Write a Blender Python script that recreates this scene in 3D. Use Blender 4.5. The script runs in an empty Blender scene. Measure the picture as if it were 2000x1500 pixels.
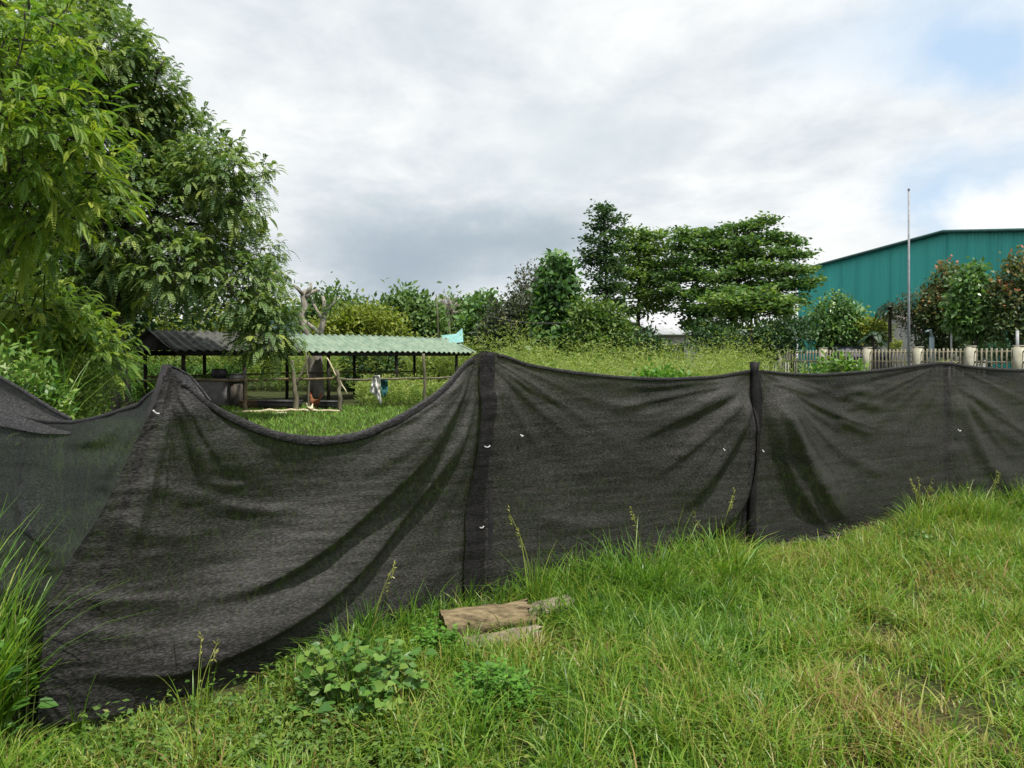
import bpy, math
import numpy as np
from mathutils import Vector

RNG = np.random.default_rng(11)
C = bpy.context.scene.collection
F, HZ, EYE = 1450.0, 697.0, 1.6          # focal length in px of a 2000 px wide frame, horizon row, eye height


def P(px, py, d):
    px = np.asarray(px, float); py = np.asarray(py, float); d = np.asarray(d, float)
    return np.stack(np.broadcast_arrays((px - 1000) / F * d, d, EYE - (py - HZ) / F * d), -1)


def G(px, d, z=0.0):                     # a point on the ground
    return np.array([(px - 1000) / F * d, d, z])


def unit(v):
    return v / np.maximum(np.linalg.norm(v, axis=-1, keepdims=True), 1e-9)


# ---------------------------------------------------------------- noise
def vnoise(x, y, seed=0):
    r = np.random.default_rng(seed).random((256, 256))
    xi = np.floor(x).astype(int); yi = np.floor(y).astype(int)
    fx = x - xi; fy = y - yi
    fx = fx * fx * (3 - 2 * fx); fy = fy * fy * (3 - 2 * fy)
    a = r[xi % 256, yi % 256]; b = r[(xi + 1) % 256, yi % 256]
    c = r[xi % 256, (yi + 1) % 256]; d = r[(xi + 1) % 256, (yi + 1) % 256]
    return (a * (1 - fx) + b * fx) * (1 - fy) + (c * (1 - fx) + d * fx) * fy


def fbm(x, y, seed=0, o=3):
    s = 0; a = 1; t = 0
    for k in range(o):
        s = s + a * vnoise(x * 2 ** k, y * 2 ** k, seed + k); t += a; a *= .5
    return s / t


# ---------------------------------------------------------------- objects
def tag(o, label=None, cat=None, group=None, kind=None):
    if label: o['label'] = label
    if cat: o['category'] = cat
    if group: o['group'] = group
    if kind: o['kind'] = kind
    return o


def thing(name, label, cat, loc=(0, 0, 0), group=None):
    o = bpy.data.objects.new(name, None); C.objects.link(o)
    o.location = Vector([float(v) for v in loc]); o.empty_display_size = .2
    return tag(o, label, cat, group)


class MB:
    """collects quads (and triangles as quads with a repeated corner are avoided) into one mesh"""
    def __init__(s):
        s.v = []; s.q = []; s.t = []; s.n = 0; s.tone = []

    def add(s, V, Q=None, T=None, tone=.5):
        V = np.asarray(V, float).reshape(-1, 3)
        if Q is not None and len(Q): s.q.append(np.asarray(Q, int).reshape(-1, 4) + s.n)
        if T is not None and len(T): s.t.append(np.asarray(T, int).reshape(-1, 3) + s.n)
        s.v.append(V); s.n += len(V)
        s.tone.append(np.broadcast_to(np.asarray(tone, float), (len(V),)))
        return s

    def build(s, name, mat, parent=None, smooth=False, origin=None):
        V = np.concatenate(s.v); tone = np.concatenate(s.tone)
        if parent is not None: V = V - np.array(parent_loc(parent))
        elif origin is not None: V = V - np.asarray(origin, float)
        Q = np.concatenate(s.q) if s.q else np.zeros((0, 4), int)
        T = np.concatenate(s.t) if s.t else np.zeros((0, 3), int)
        me = bpy.data.meshes.new(name)
        me.vertices.add(len(V)); me.vertices.foreach_set('co', V.astype(np.float32).ravel())
        nl = len(Q) * 4 + len(T) * 3
        me.loops.add(nl)
        me.loops.foreach_set('vertex_index', np.concatenate([Q.ravel(), T.ravel()]).astype(np.int32))
        me.polygons.add(len(Q) + len(T))
        st = np.concatenate([np.arange(len(Q)) * 4, len(Q) * 4 + np.arange(len(T)) * 3]).astype(np.int32)
        me.polygons.foreach_set('loop_start', st)
        if smooth: me.polygons.foreach_set('use_smooth', np.ones(len(Q) + len(T), bool))
        a = me.attributes.new('tone', 'FLOAT', 'POINT'); a.data.foreach_set('value', tone.astype(np.float32))
        me.update(); me.validate()
        me.materials.append(mat)
        o = bpy.data.objects.new(name, me); C.objects.link(o)
        if parent is not None: o.parent = parent
        elif origin is not None: o.location = Vector([float(v) for v in origin])
        return o


def parent_loc(o):
    l = np.zeros(3)
    while o is not None:
        l = l + np.array(o.location); o = o.parent
    return l


def grid_faces(nu, nv):
    i = np.arange(nu - 1)[:, None] * nv + np.arange(nv - 1)[None]
    return np.stack([i, i + 1, i + nv + 1, i + nv], -1).reshape(-1, 4)


def tube(mb, pts, rad, n=8, tone=.5, cap=True, squash=None):
    pts = np.asarray(pts, float); k = len(pts)
    rad = np.broadcast_to(np.asarray(rad, float), (k,))
    T = unit(np.gradient(pts, axis=0))
    ref = np.array([0, 0, 1.]) if abs(T[:, 2]).mean() < .8 else np.array([1., 0, 0])
    A = unit(np.cross(T, ref)); B = np.cross(A, T)
    th = np.arange(n) / n * 2 * math.pi
    ca, sa = np.cos(th), np.sin(th)
    if squash: ca = ca * squash
    V = pts[:, None] + rad[:, None, None] * (A[:, None] * ca[None, :, None] + B[:, None] * sa[None, :, None])
    i = np.arange(k - 1)[:, None] * n; j = np.arange(n)[None]; jn = (j + 1) % n
    Q = np.stack([i + j, i + jn, i + n + jn, i + n + j], -1).reshape(-1, 4)
    Vf = V.reshape(-1, 3); Tt = []
    if cap:
        Vf = np.vstack([Vf, pts[0], pts[-1]]); a, b = k * n, k * n + 1
        for q in range(n):
            Tt.append((a, (q + 1) % n, q)); Tt.append((b, (k - 1) * n + q, (k - 1) * n + (q + 1) % n))
    mb.add(Vf, Q, Tt, tone)


def box(mb, c, s, rz=0., tone=.5):
    c = np.asarray(c, float); sx, sy, sz = np.asarray(s, float) / 2
    V = np.array([[x, y, z] for x in (-sx, sx) for y in (-sy, sy) for z in (-sz, sz)])
    co, si = math.cos(rz), math.sin(rz)
    V = np.stack([V[:, 0] * co - V[:, 1] * si, V[:, 0] * si + V[:, 1] * co, V[:, 2]], -1) + c
    mb.add(V, [[0, 1, 3, 2], [4, 6, 7, 5], [0, 4, 5, 1], [2, 3, 7, 6], [0, 2, 6, 4], [1, 5, 7, 3]], tone=tone)


def leaves(mb, c, d, nrm, L, Wd, tone, curl=.0):
    """diamond leaves: centre-base c, direction d, face normal nrm, length, width"""
    n = len(c); d = unit(d); s = unit(np.cross(d, nrm)); up = np.cross(s, d)
    L = np.broadcast_to(L, (n,))[:, None]; Wd = np.broadcast_to(Wd, (n,))[:, None]
    m = c + d * L * .45 + up * L * curl
    V = np.stack([c, m + s * Wd * .5, c + d * L, m - s * Wd * .5], 1).reshape(-1, 3)
    Q = np.arange(n * 4).reshape(n, 4)
    mb.add(V, Q, tone=np.repeat(np.broadcast_to(tone, (n,)), 4))


def heart_leaves(mb, c, d, nrm, L, tone):
    """broad rounded leaves with a fold along the midrib"""
    n = len(c); d = unit(d); s = unit(np.cross(d, nrm)); up = np.cross(s, d)
    L = np.broadcast_to(L, (n,))[:, None]
    prof = [(0, 0, 0), (-.12, .28, .06), (.15, .46, .1), (.5, .42, .07), (.8, .2, 0), (1.05, 0, -.08)]
    V = []
    for a, b, h in prof: V.append(c + d * L * a + s * L * b + up * L * h)
    for a, b, h in prof[1:-1][::-1]: V.append(c + d * L * a - s * L * b + up * L * h)
    V.append(c + d * L * .45 - up * L * .0)
    V = np.stack(V, 1); k = V.shape[1]; V = V.reshape(-1, 3)
    T = []
    for i in range(k - 1): T.append((k - 1, i, (i + 1) % (k - 1)))
    T = (np.arange(n)[:, None, None] * k + np.array(T)[None]).reshape(-1, 3)
    mb.add(V, None, T, np.repeat(np.broadcast_to(tone, (n,)), k))


def blades(mb, base, h, w, lean, az, tone, seg=3, droop=1.0):
    """tapering grass blades; lean = how far the tip goes sideways as a share of h"""
    n = len(base)
    h = np.broadcast_to(h, (n,)); w = np.broadcast_to(w, (n,)); lean = np.broadcast_to(lean, (n,))
    dx = np.stack([np.cos(az), np.sin(az), np.zeros(n)], -1)
    tw = az + RNG.uniform(.6, 2.5, n)
    sd = np.stack([np.cos(tw), np.sin(tw), np.zeros(n)], -1)
    V = []
    for k in range(seg + 1):
        t = k / seg
        c = base + dx * (h * lean * t ** 1.8)[:, None]
        c = c + np.array([0, 0, 1.]) * (h * (t - .42 * droop * np.minimum(lean, 1.4) * t ** 2.6))[:, None]
        ww = (w * (1 - t ** 1.6 * .93))[:, None] * .5
        V += [c - sd * ww, c + sd * ww]
    m = 2 * (seg + 1)
    V = np.stack(V, 1).reshape(-1, 3)
    Q = np.array([[2 * k, 2 * k + 1, 2 * k + 3, 2 * k + 2] for k in range(seg)])
    Q = (np.arange(n)[:, None, None] * m + Q[None]).reshape(-1, 4)
    tt = np.clip(np.repeat(np.broadcast_to(tone, (n,)), m), 0, 1)
    mb.add(V, Q, tone=tt)


# ---------------------------------------------------------------- materials
def newmat(name):
    m = bpy.data.materials.new(name); m.use_nodes = True
    nt = m.node_tree; nt.nodes.clear()
    out = nt.nodes.new('ShaderNodeOutputMaterial')
    return m, nt, out


def node(nt, typ, **kw):
    n = nt.nodes.new(typ)
    for k, v in kw.items(): setattr(n, k, v)
    return n


def ramp(nt, stops, fac):
    r = node(nt, 'ShaderNodeValToRGB')
    e = r.color_ramp.elements
    while len(e) < len(stops): e.new(.5)
    for i, (p, c) in enumerate(stops): e[i].position = p; e[i].color = (*c, 1)
    nt.links.new(fac, r.inputs[0]); return r.outputs[0]


def leafmat(name, stops, trans=.35, rough=.5, spec=.25):
    m, nt, out = newmat(name); L = nt.links
    a = node(nt, 'ShaderNodeAttribute', attribute_name='tone')
    col = ramp(nt, stops, a.outputs['Fac'])
    b = node(nt, 'ShaderNodeBsdfPrincipled')
    b.inputs['Roughness'].default_value = rough; b.inputs['Specular IOR Level'].default_value = spec
    L.new(col, b.inputs['Base Color'])
    t = node(nt, 'ShaderNodeBsdfTranslucent')
    mx = node(nt, 'ShaderNodeMixRGB', blend_type='MULTIPLY'); mx.inputs[0].default_value = 1
    mx.inputs[2].default_value = (1.12, 1.25, .5, 1)
    L.new(col, mx.inputs[1]); L.new(mx.outputs[0], t.inputs['Color'])
    s = node(nt, 'ShaderNodeMixShader'); s.inputs[0].default_value = trans
    L.new(b.outputs[0], s.inputs[1]); L.new(t.outputs[0], s.inputs[2]); L.new(s.outputs[0], out.inputs[0])
    return m


def surfmat(name, c1, c2, scale=4, rough=.8, spec=.2, bump=0., stretch=(1, 1, 1), detail=6, metal=0., mid=(.35, .65)):
    m, nt, out = newmat(name); L = nt.links
    tc = node(nt, 'ShaderNodeTexCoord'); mp = node(nt, 'ShaderNodeMapping'); mp.inputs['Scale'].default_value = stretch
    L.new(tc.outputs['Object'], mp.inputs[0])
    nz = node(nt, 'ShaderNodeTexNoise'); nz.inputs['Scale'].default_value = scale; nz.inputs['Detail'].default_value = detail
    nz.inputs['Roughness'].default_value = .65
    L.new(mp.outputs[0], nz.inputs['Vector'])
    col = ramp(nt, [(mid[0], c1), (mid[1], c2)], nz.outputs['Fac'])
    b = node(nt, 'ShaderNodeBsdfPrincipled'); b.inputs['Roughness'].default_value = rough
    b.inputs['Specular IOR Level'].default_value = spec; b.inputs['Metallic'].default_value = metal
    L.new(col, b.inputs['Base Color'])
    if bump:
        bp = node(nt, 'ShaderNodeBump'); bp.inputs['Strength'].default_value = bump; bp.inputs['Distance'].default_value = .02
        L.new(nz.outputs['Fac'], bp.inputs['Height']); L.new(bp.outputs[0], b.inputs['Normal'])
    L.new(b.outputs[0], out.inputs[0])
    return m


def netmat(name, base=(.0135, .0126, .0128), hole=.055, spec=.28):
    """knitted black shade net: a fine weave, a share of which is open"""
    m, nt, out = newmat(name); L = nt.links
    tc = node(nt, 'ShaderNodeTexCoord')
    mp = node(nt, 'ShaderNodeMapping'); mp.inputs['Scale'].default_value = (52, 52, 190)
    L.new(tc.outputs['Object'], mp.inputs[0])
    n1 = node(nt, 'ShaderNodeTexNoise'); n1.inputs['Scale'].default_value = 1.0; n1.inputs['Detail'].default_value = 3
    n1.inputs['Roughness'].default_value = .7
    L.new(mp.outputs[0], n1.inputs['Vector'])
    mp2 = node(nt, 'ShaderNodeMapping'); mp2.inputs['Scale'].default_value = (3, 3, 34)
    L.new(tc.outputs['Object'], mp2.inputs[0])
    n2 = node(nt, 'ShaderNodeTexNoise'); n2.inputs['Scale'].default_value = 1.0; n2.inputs['Detail'].default_value = 4
    L.new(mp2.outputs[0], n2.inputs['Vector'])
    dark = tuple(v * .3 for v in base); lite = tuple(v * 3.6 for v in base)
    col = ramp(nt, [(.36, dark), (.5, base), (.62, lite)], n1.outputs['Fac'])
    d = node(nt, 'ShaderNodeBsdfPrincipled'); L.new(col, d.inputs['Base Color'])
    d.inputs['Roughness'].default_value = .58; d.inputs['Specular IOR Level'].default_value = spec
    ad = node(nt, 'ShaderNodeMath', operation='ADD'); L.new(n1.outputs['Fac'], ad.inputs[0]); L.new(n2.outputs['Fac'], ad.inputs[1])
    bp = node(nt, 'ShaderNodeBump'); bp.inputs['Strength'].default_value = .4; bp.inputs['Distance'].default_value = .01
    L.new(ad.outputs[0], bp.inputs['Height']); L.new(bp.outputs[0], d.inputs['Normal'])
    tr = node(nt, 'ShaderNodeBsdfTransparent')
    mr = node(nt, 'ShaderNodeMapRange'); mr.inputs['From Min'].default_value = .3; mr.inputs['From Max'].default_value = .7
    mr.inputs['To Min'].default_value = hole * 1.9; mr.inputs['To Max'].default_value = hole * .2
    L.new(n1.outputs['Fac'], mr.inputs['Value'])
    s = node(nt, 'ShaderNodeMixShader'); L.new(mr.outputs[0], s.inputs[0])
    L.new(d.outputs[0], s.inputs[1]); L.new(tr.outputs[0], s.inputs[2]); L.new(s.outputs[0], out.inputs[0])
    return m


M = {}
M['grass'] = leafmat('grass_blades', [(0, (0.035, 0.094, 0.013)), (.35, (0.092, 0.212, 0.020)), (.62, (0.192, 0.305, 0.030)), (.82, (0.30, 0.30, 0.075)), (1, (0.29, 0.185, 0.088))], .36, .42, .4)
M['lawn'] = leafmat('lawn_blades', [(0, (.07, .16, .025)), (.6, (.14, .26, .035)), (1, (.23, .28, .06))], .32)
M['weed'] = leafmat('broad_weed_leaf', [(0, (.04, .11, .02)), (.6, (.09, .2, .035)), (1, (.17, .26, .05))], .3, .42, .4)
M['fern'] = leafmat('feathery_weed_leaf', [(0, (.05, .15, .02)), (1, (.13, .28, .035))], .35)
M['cover'] = leafmat('ground_cover_leaf', [(0, (.05, .11, .02)), (.6, (.12, .2, .035)), (1, (.2, .23, .06))], .3)
M['acacia'] = leafmat('feathered_leaf', [(0, (0.050, 0.108, 0.046)), (.45, (0.117, 0.196, 0.068)), (.8, (0.219, 0.297, 0.088)), (1, (0.365, 0.419, 0.095))], .42)
M['acacia_near'] = leafmat('near_feathered_leaf', [(0, (0.061, 0.138, 0.031)), (.5, (0.155, 0.263, 0.045)), (1, (0.365, 0.425, 0.062))], .45)
M['tallweed'] = leafmat('tall_weed_leaf', [(0, (0.060, 0.132, 0.024)), (.5, (0.180, 0.264, 0.054)), (1, (0.360, 0.396, 0.120))], .35)
M['leaf_mid'] = leafmat('mid_green_leaf', [(0, (.04, .09, .03)), (.6, (.095, .17, .045)), (1, (.18, .25, .07))], .34)
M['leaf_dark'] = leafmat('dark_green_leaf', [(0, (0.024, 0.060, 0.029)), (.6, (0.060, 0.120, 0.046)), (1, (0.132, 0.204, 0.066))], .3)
M['leaf_layer'] = leafmat('layered_tree_leaf', [(0, (0.042, 0.096, 0.042)), (.5, (0.102, 0.192, 0.060)), (1, (0.240, 0.324, 0.084))], .36)
M['leaf_yellow'] = leafmat('yellow_green_leaf', [(0, (.10, .15, .03)), (.5, (.21, .26, .045)), (1, (.33, .34, .07))], .4)
M['leaf_purple'] = leafmat('dull_purple_leaf', [(0, (0.039, 0.052, 0.039)), (.6, (0.078, 0.098, 0.058)), (1, (0.182, 0.156, 0.117))], .25)
M['leaf_bright'] = leafmat('glossy_leaf', [(0, (0.042, 0.102, 0.036)), (.5, (0.102, 0.210, 0.060)), (1, (0.252, 0.372, 0.120))], .3, .38, .5)
M['leaf_red'] = leafmat('red_tipped_leaf', [(0, (0.045, 0.088, 0.041)), (.6, (0.113, 0.155, 0.061)), (.8, (0.227, 0.176, 0.081)), (1, (0.484, 0.176, 0.095))], .3)
M['leaf_soft'] = leafmat('soft_green_leaf', [(0, (.05, .10, .035)), (.5, (.11, .19, .065)), (1, (.2, .28, .10))], .34)
M['leaf_palm'] = leafmat('palm_leaf', [(0, (.02, .05, .03)), (1, (.06, .11, .055))], .2)
M['bark'] = surfmat('dark_bark', (.035, .03, .026), (.09, .08, .07), 9, .9, .1, .5, (1, 1, .3))
M['bark_pale'] = surfmat('pale_bark', (.14, .125, .105), (.36, .33, .29), 5, .9, .1, .5, (1, 1, .35))
M['stem'] = surfmat('green_stem', (.07, .1, .03), (.16, .16, .06), 6, .7)
M['net'] = netmat('black_shade_net')
M['net_double'] = netmat('black_shade_net_hem', (.0145, .014, .015), .03)
M['net_seam'] = netmat('black_shade_net_seam', (.0062, .0056, .0064), .02, .22)
M['net_left_shaded'] = netmat('black_shade_net_left_run_shaded', (.005, .006, .0055), .11, .18)  # same black net, made darker: the tree's shade is put into the colour
M['postwood'] = surfmat('dark_post_wood', (.012, .012, .014), (.03, .028, .03), 10, .8, .2, .3)
M['tie'] = surfmat('white_tie', (.35, .35, .36), (.5, .5, .52), 20, .5)
M['pale_post'] = surfmat('pale_post_paint', (.26, .27, .28), (.4, .41, .42), 6, .6)
M['log'] = surfmat('dry_log_wood', (.035, .026, .016), (.215, .17, .1), 4.5, .9, .1, 1., (1, 4.5, 4.5), 9, mid=(.36, .56))
M['log_grey'] = surfmat('weathered_log_wood', (.1, .085, .06), (.27, .24, .18), 8, .9, .1, .8)
M['hollow'] = surfmat('rotten_wood', (.02, .015, .01), (.07, .05, .03), 12, .95, .05, .6)
M['roof_green'] = surfmat('green_roof_sheet', (.10, .16, .115), (.2, .26, .19), 3, .55, .35, .05, (1, 1, 1))
M['roof_old_shaded'] = surfmat('weathered_shaded_roof_sheet', (.028, .03, .027), (.1, .103, .093), 5, .75, .2, .1)  # dirty old sheet, with the tree's shade also painted into the dark grey
M['shed_wood'] = surfmat('dark_shed_timber', (.012, .012, .012), (.035, .03, .026), 8, .8, .15, .2)
M['pole_wood'] = surfmat('grey_pole_wood', (.08, .075, .052), (.18, .165, .115), 9, .85, .1, .3, (1, 1, .3))
M['pole_brown'] = surfmat('brown_pole_wood', (.09, .07, .04), (.2, .16, .1), 9, .85, .1, .3)
M['bamboo'] = surfmat('bleached_bamboo', (.34, .29, .18), (.52, .46, .32), 6, .7, .2, .1)
M['black_plastic'] = surfmat('black_plastic', (.012, .012, .013), (.03, .03, .03), 6, .5, .4)
M['mud'] = surfmat('muddy_wood', (.05, .035, .02), (.12, .08, .05), 6, .9)
M['concrete'] = surfmat('grey_concrete', (.13, .125, .13), (.25, .24, .24), 5, .9, .1, .2)
M['cream'] = surfmat('cream_concrete', (.3, .29, .22), (.42, .41, .33), 3, .85, .15, .1)
M['picket'] = surfmat('weathered_picket_paint', (.15, .14, .1), (.27, .25, .185), 3, .85, .15, .1)
M['steel'] = surfmat('galvanised_steel', (.17, .18, .2), (.27, .29, .31), 4, .5, .4, 0)
M['grey_roof'] = surfmat('pale_metal_roof', (.36, .37, .4), (.52, .53, .56), 2, .5, .35)
M['dark_roof'] = surfmat('dark_roof_tile', (.045, .045, .055), (.1, .1, .11), 3, .7)
M['house_wall'] = surfmat('white_render', (.4, .39, .37), (.55, .54, .52), 2, .9)
M['brown_roof'] = surfmat('grey_brown_roof', (.16, .14, .13), (.25, .23, .21), 3, .8)
M['shed_blue'] = surfmat('blue_grey_sheet', (.09, .1, .14), (.15, .16, .21), 2, .6)
M['window'] = surfmat('dark_window', (.01, .012, .015), (.03, .035, .04), 2, .2, .5)
M['teal_tarp'] = surfmat('teal_tarp', (.11, .27, .26), (.2, .38, .36), 5, .6, .3, .2)
M['white_cloth'] = surfmat('white_cloth', (.3, .31, .31), (.58, .58, .56), 9, .9, .1, .2)
M['teal_cloth'] = surfmat('teal_cloth', (.02, .075, .08), (.04, .14, .14), 9, .9)
M['hen'] = surfmat('brown_feathers', (.09, .03, .012), (.26, .1, .04), 22, .8, .2, .3)
M['hen_pale'] = surfmat('buff_feathers', (.5, .38, .24), (.72, .62, .48), 22, .8, .2, .3)
M['comb'] = surfmat('red_comb', (.4, .03, .02), (.5, .05, .03), 10, .6)
M['beak'] = surfmat('horn_yellow', (.4, .28, .08), (.5, .36, .12), 10, .5)
M['pale_pipe'] = surfmat('pale_blue_pipe', (.22, .3, .33), (.34, .42, .45), 5, .5)
M['cable'] = surfmat('black_cable', (.03, .03, .03), (.06, .06, .06), 5, .6)
M['hill'] = surfmat('wooded_hill_haze_tint', (.03, .05, .05), (.05, .08, .075), .06, 1, 0)  # woodland green with the blue of distant haze mixed into the colour


def teal_wall():
    m, nt, out = newmat('teal_cladding'); L = nt.links
    tc = node(nt, 'ShaderNodeTexCoord')
    mp = node(nt, 'ShaderNodeMapping'); mp.inputs['Scale'].default_value = (1.2, 1.2, .05)
    L.new(tc.outputs['Object'], mp.inputs[0])
    nz = node(nt, 'ShaderNodeTexNoise'); nz.inputs['Scale'].default_value = 1.2; nz.inputs['Detail'].default_value = 5
    L.new(mp.outputs[0], nz.inputs['Vector'])
    col = ramp(nt, [(.3, (.016, .29, .27)), (.7, (.028, .37, .335))], nz.outputs['Fac'])
    b = node(nt, 'ShaderNodeBsdfPrincipled'); b.inputs['Roughness'].default_value = .5
    L.new(col, b.inputs['Base Color']); L.new(b.outputs[0], out.inputs[0])
    return m


M['teal'] = teal_wall()
M['teal_trim'] = surfmat('dark_teal_trim', (.015, .06, .06), (.03, .09, .085), 2, .5)


def groundmat():
    m, nt, out = newmat('grassy_soil'); L = nt.links
    tc = node(nt, 'ShaderNodeTexCoord')
    n1 = node(nt, 'ShaderNodeTexNoise'); n1.inputs['Scale'].default_value = .7; n1.inputs['Detail'].default_value = 8
    n1.inputs['Roughness'].default_value = .7
    L.new(tc.outputs['Object'], n1.inputs['Vector'])
    n2 = node(nt, 'ShaderNodeTexNoise'); n2.inputs['Scale'].default_value = 26; n2.inputs['Detail'].default_value = 6
    L.new(tc.outputs['Object'], n2.inputs['Vector'])
    c1 = ramp(nt, [(.35, (.03, .045, .014)), (.55, (.05, .06, .02)), (.7, (.085, .065, .035))], n1.outputs['Fac'])
    c2 = ramp(nt, [(.3, (.3, .3, .3)), (.7, (1, 1, 1))], n2.outputs['Fac'])
    mx = node(nt, 'ShaderNodeMixRGB', blend_type='MULTIPLY'); mx.inputs[0].default_value = .8
    L.new(c1, mx.inputs[1]); L.new(c2, mx.inputs[2])
    b = node(nt, 'ShaderNodeBsdfPrincipled'); b.inputs['Roughness'].default_value = .95; b.inputs['Specular IOR Level'].default_value = .1
    L.new(mx.outputs[0], b.inputs['Base Color'])
    bp = node(nt, 'ShaderNodeBump'); bp.inputs['Strength'].default_value = .8; bp.inputs['Distance'].default_value = .03
    L.new(n2.outputs['Fac'], bp.inputs['Height']); L.new(bp.outputs[0], b.inputs['Normal'])
    L.new(b.outputs[0], out.inputs[0])
    return m


M['ground'] = groundmat()

# ---------------------------------------------------------------- ground, hill
ax = np.unique(np.concatenate([np.linspace(-700, 700, 29), np.linspace(-60, 60, 61), np.linspace(-8, 12, 161)]))
ay = np.unique(np.concatenate([np.linspace(-300, 1100, 29), np.linspace(-10, 60, 71), np.linspace(0, 12, 101)]))


def ground_z(x, y):
    near = np.clip((14 - np.hypot(x - 2, y - 4)) / 6, 0, 1)
    return (fbm(x * 1.1 + 40, y * 1.1 + 40, 5) - .5) * .09 * near


gx, gy = np.meshgrid(ax, ay, indexing='ij')
mb = MB(); mb.add(np.stack([gx, gy, ground_z(gx, gy)], -1), grid_faces(len(ax), len(ay))[:, ::-1])
tag(mb.build('ground', M['ground'], smooth=True), 'green grassy ground reaching from the bank to the far trees', 'ground', kind='structure')

hx = np.linspace(-420, 60, 90)
mb = MB()
prof = 1.6 + 420 / F * (84 * np.exp(-((hx + 105) / 60) ** 2) + 60 * np.exp(-((hx + 250) / 110) ** 2) + 50 * np.exp(-((hx + 10) / 60) ** 2)) + 3 * fbm(hx / 9, hx * 0, 3)
hv = np.stack([np.stack([hx, hx * 0 + 400, hx * 0 - 1], -1), np.stack([hx, hx * 0 + 420, prof], -1), np.stack([hx, hx * 0 + 470, hx * 0 - 1], -1)], 1)
mb.add(hv, grid_faces(90, 3))
tag(mb.build('hill', M['hill'], smooth=True), 'low green hill far beyond the trees with blue haze put into its colour', 'hill', kind='structure')

# ---------------------------------------------------------------- the shade net fence
PLAN = np.array([(-700, 2.2), (60, 2.98), (330, 3.42), (950, 4.7), (1470, 6.0), (1850, 7.2), (2350, 9.2), (3200, 16)])


def D(px):
    return 1 / np.interp(px, PLAN[:, 0], 1 / PLAN[:, 1])


TOP = np.array([(60, 1100), (320, 716), (336, 724), (352, 742), (390, 778), (440, 806), (520, 841), (580, 853), (640, 856), (700, 846), (760, 817), (830, 772),
                (900, 717), (930, 695), (948, 685), (975, 689), (1000, 699), (1030, 711), (1060, 716), (1100, 723), (1200, 735), (1300, 739), (1400, 734), (1455, 724), (1470, 722),
                (1490, 723), (1540, 729), (1600, 731), (1700, 724), (1800, 712), (1840, 707), (1855, 707), (1900, 716), (1950, 720), (2000, 722), (2100, 718),
                (2200, 708), (2300, 716), (2500, 722)], float)


def top_y(px): return np.interp(px, TOP[:, 0], TOP[:, 1])
def bot_y(px): return HZ + 1.585 * F / D(px)


def folddisp(px, py, poly, wp, wn, amp, t0=.25, t1=.4):
    """ridge along a polyline; wp/wn are the widths on either side, so one side can drop steeply"""
    poly = np.asarray(poly, float)
    pad = 3 * max(wp, wn)
    near = (px > poly[:, 0].min() - pad) & (px < poly[:, 0].max() + pad) & (py > poly[:, 1].min() - pad) & (py < poly[:, 1].max() + pad)
    out = np.zeros(px.shape)
    if not near.any(): return out
    for _ in range(2):                    # round the corners of the line
        a, b = poly[:-1], poly[1:]
        poly = np.vstack([poly[:1], np.stack([a * .75 + b * .25, a * .25 + b * .75], 1).reshape(-1, 2), poly[-1:]])
    px, py = px[near], py[near]
    seg = np.diff(poly, axis=0); ln = np.hypot(seg[:, 0], seg[:, 1]); cum = np.r_[0, np.cumsum(ln)]
    best = np.full(px.shape, 1e9); sd = np.zeros(px.shape); tt = np.zeros(px.shape)
    for i, (a, s) in enumerate(zip(poly[:-1], seg)):
        t = np.clip(((px - a[0]) * s[0] + (py - a[1]) * s[1]) / ln[i] ** 2, 0, 1)
        dx = px - a[0] - t * s[0]; dy = py - a[1] - t * s[1]
        d = np.hypot(dx, dy); side = np.sign(dx * -s[1] + dy * s[0])
        m = d < best
        best = np.where(m, d, best); sd = np.where(m, d * side, sd); tt = np.where(m, (cum[i] + t * ln[i]) / cum[-1], tt)
    f = np.where(sd > 0, np.exp(-(sd / wp) ** 2), np.exp(-(sd / wn) ** 2))
    tap = np.clip(tt / t0, 0, 1) * np.clip((1 - tt) / t1, 0, 1)
    out[near] = amp * (2.2 if amp >= .04 else 1.2) * f * tap * tap * (3 - 2 * tap) * .9
    return out


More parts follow.
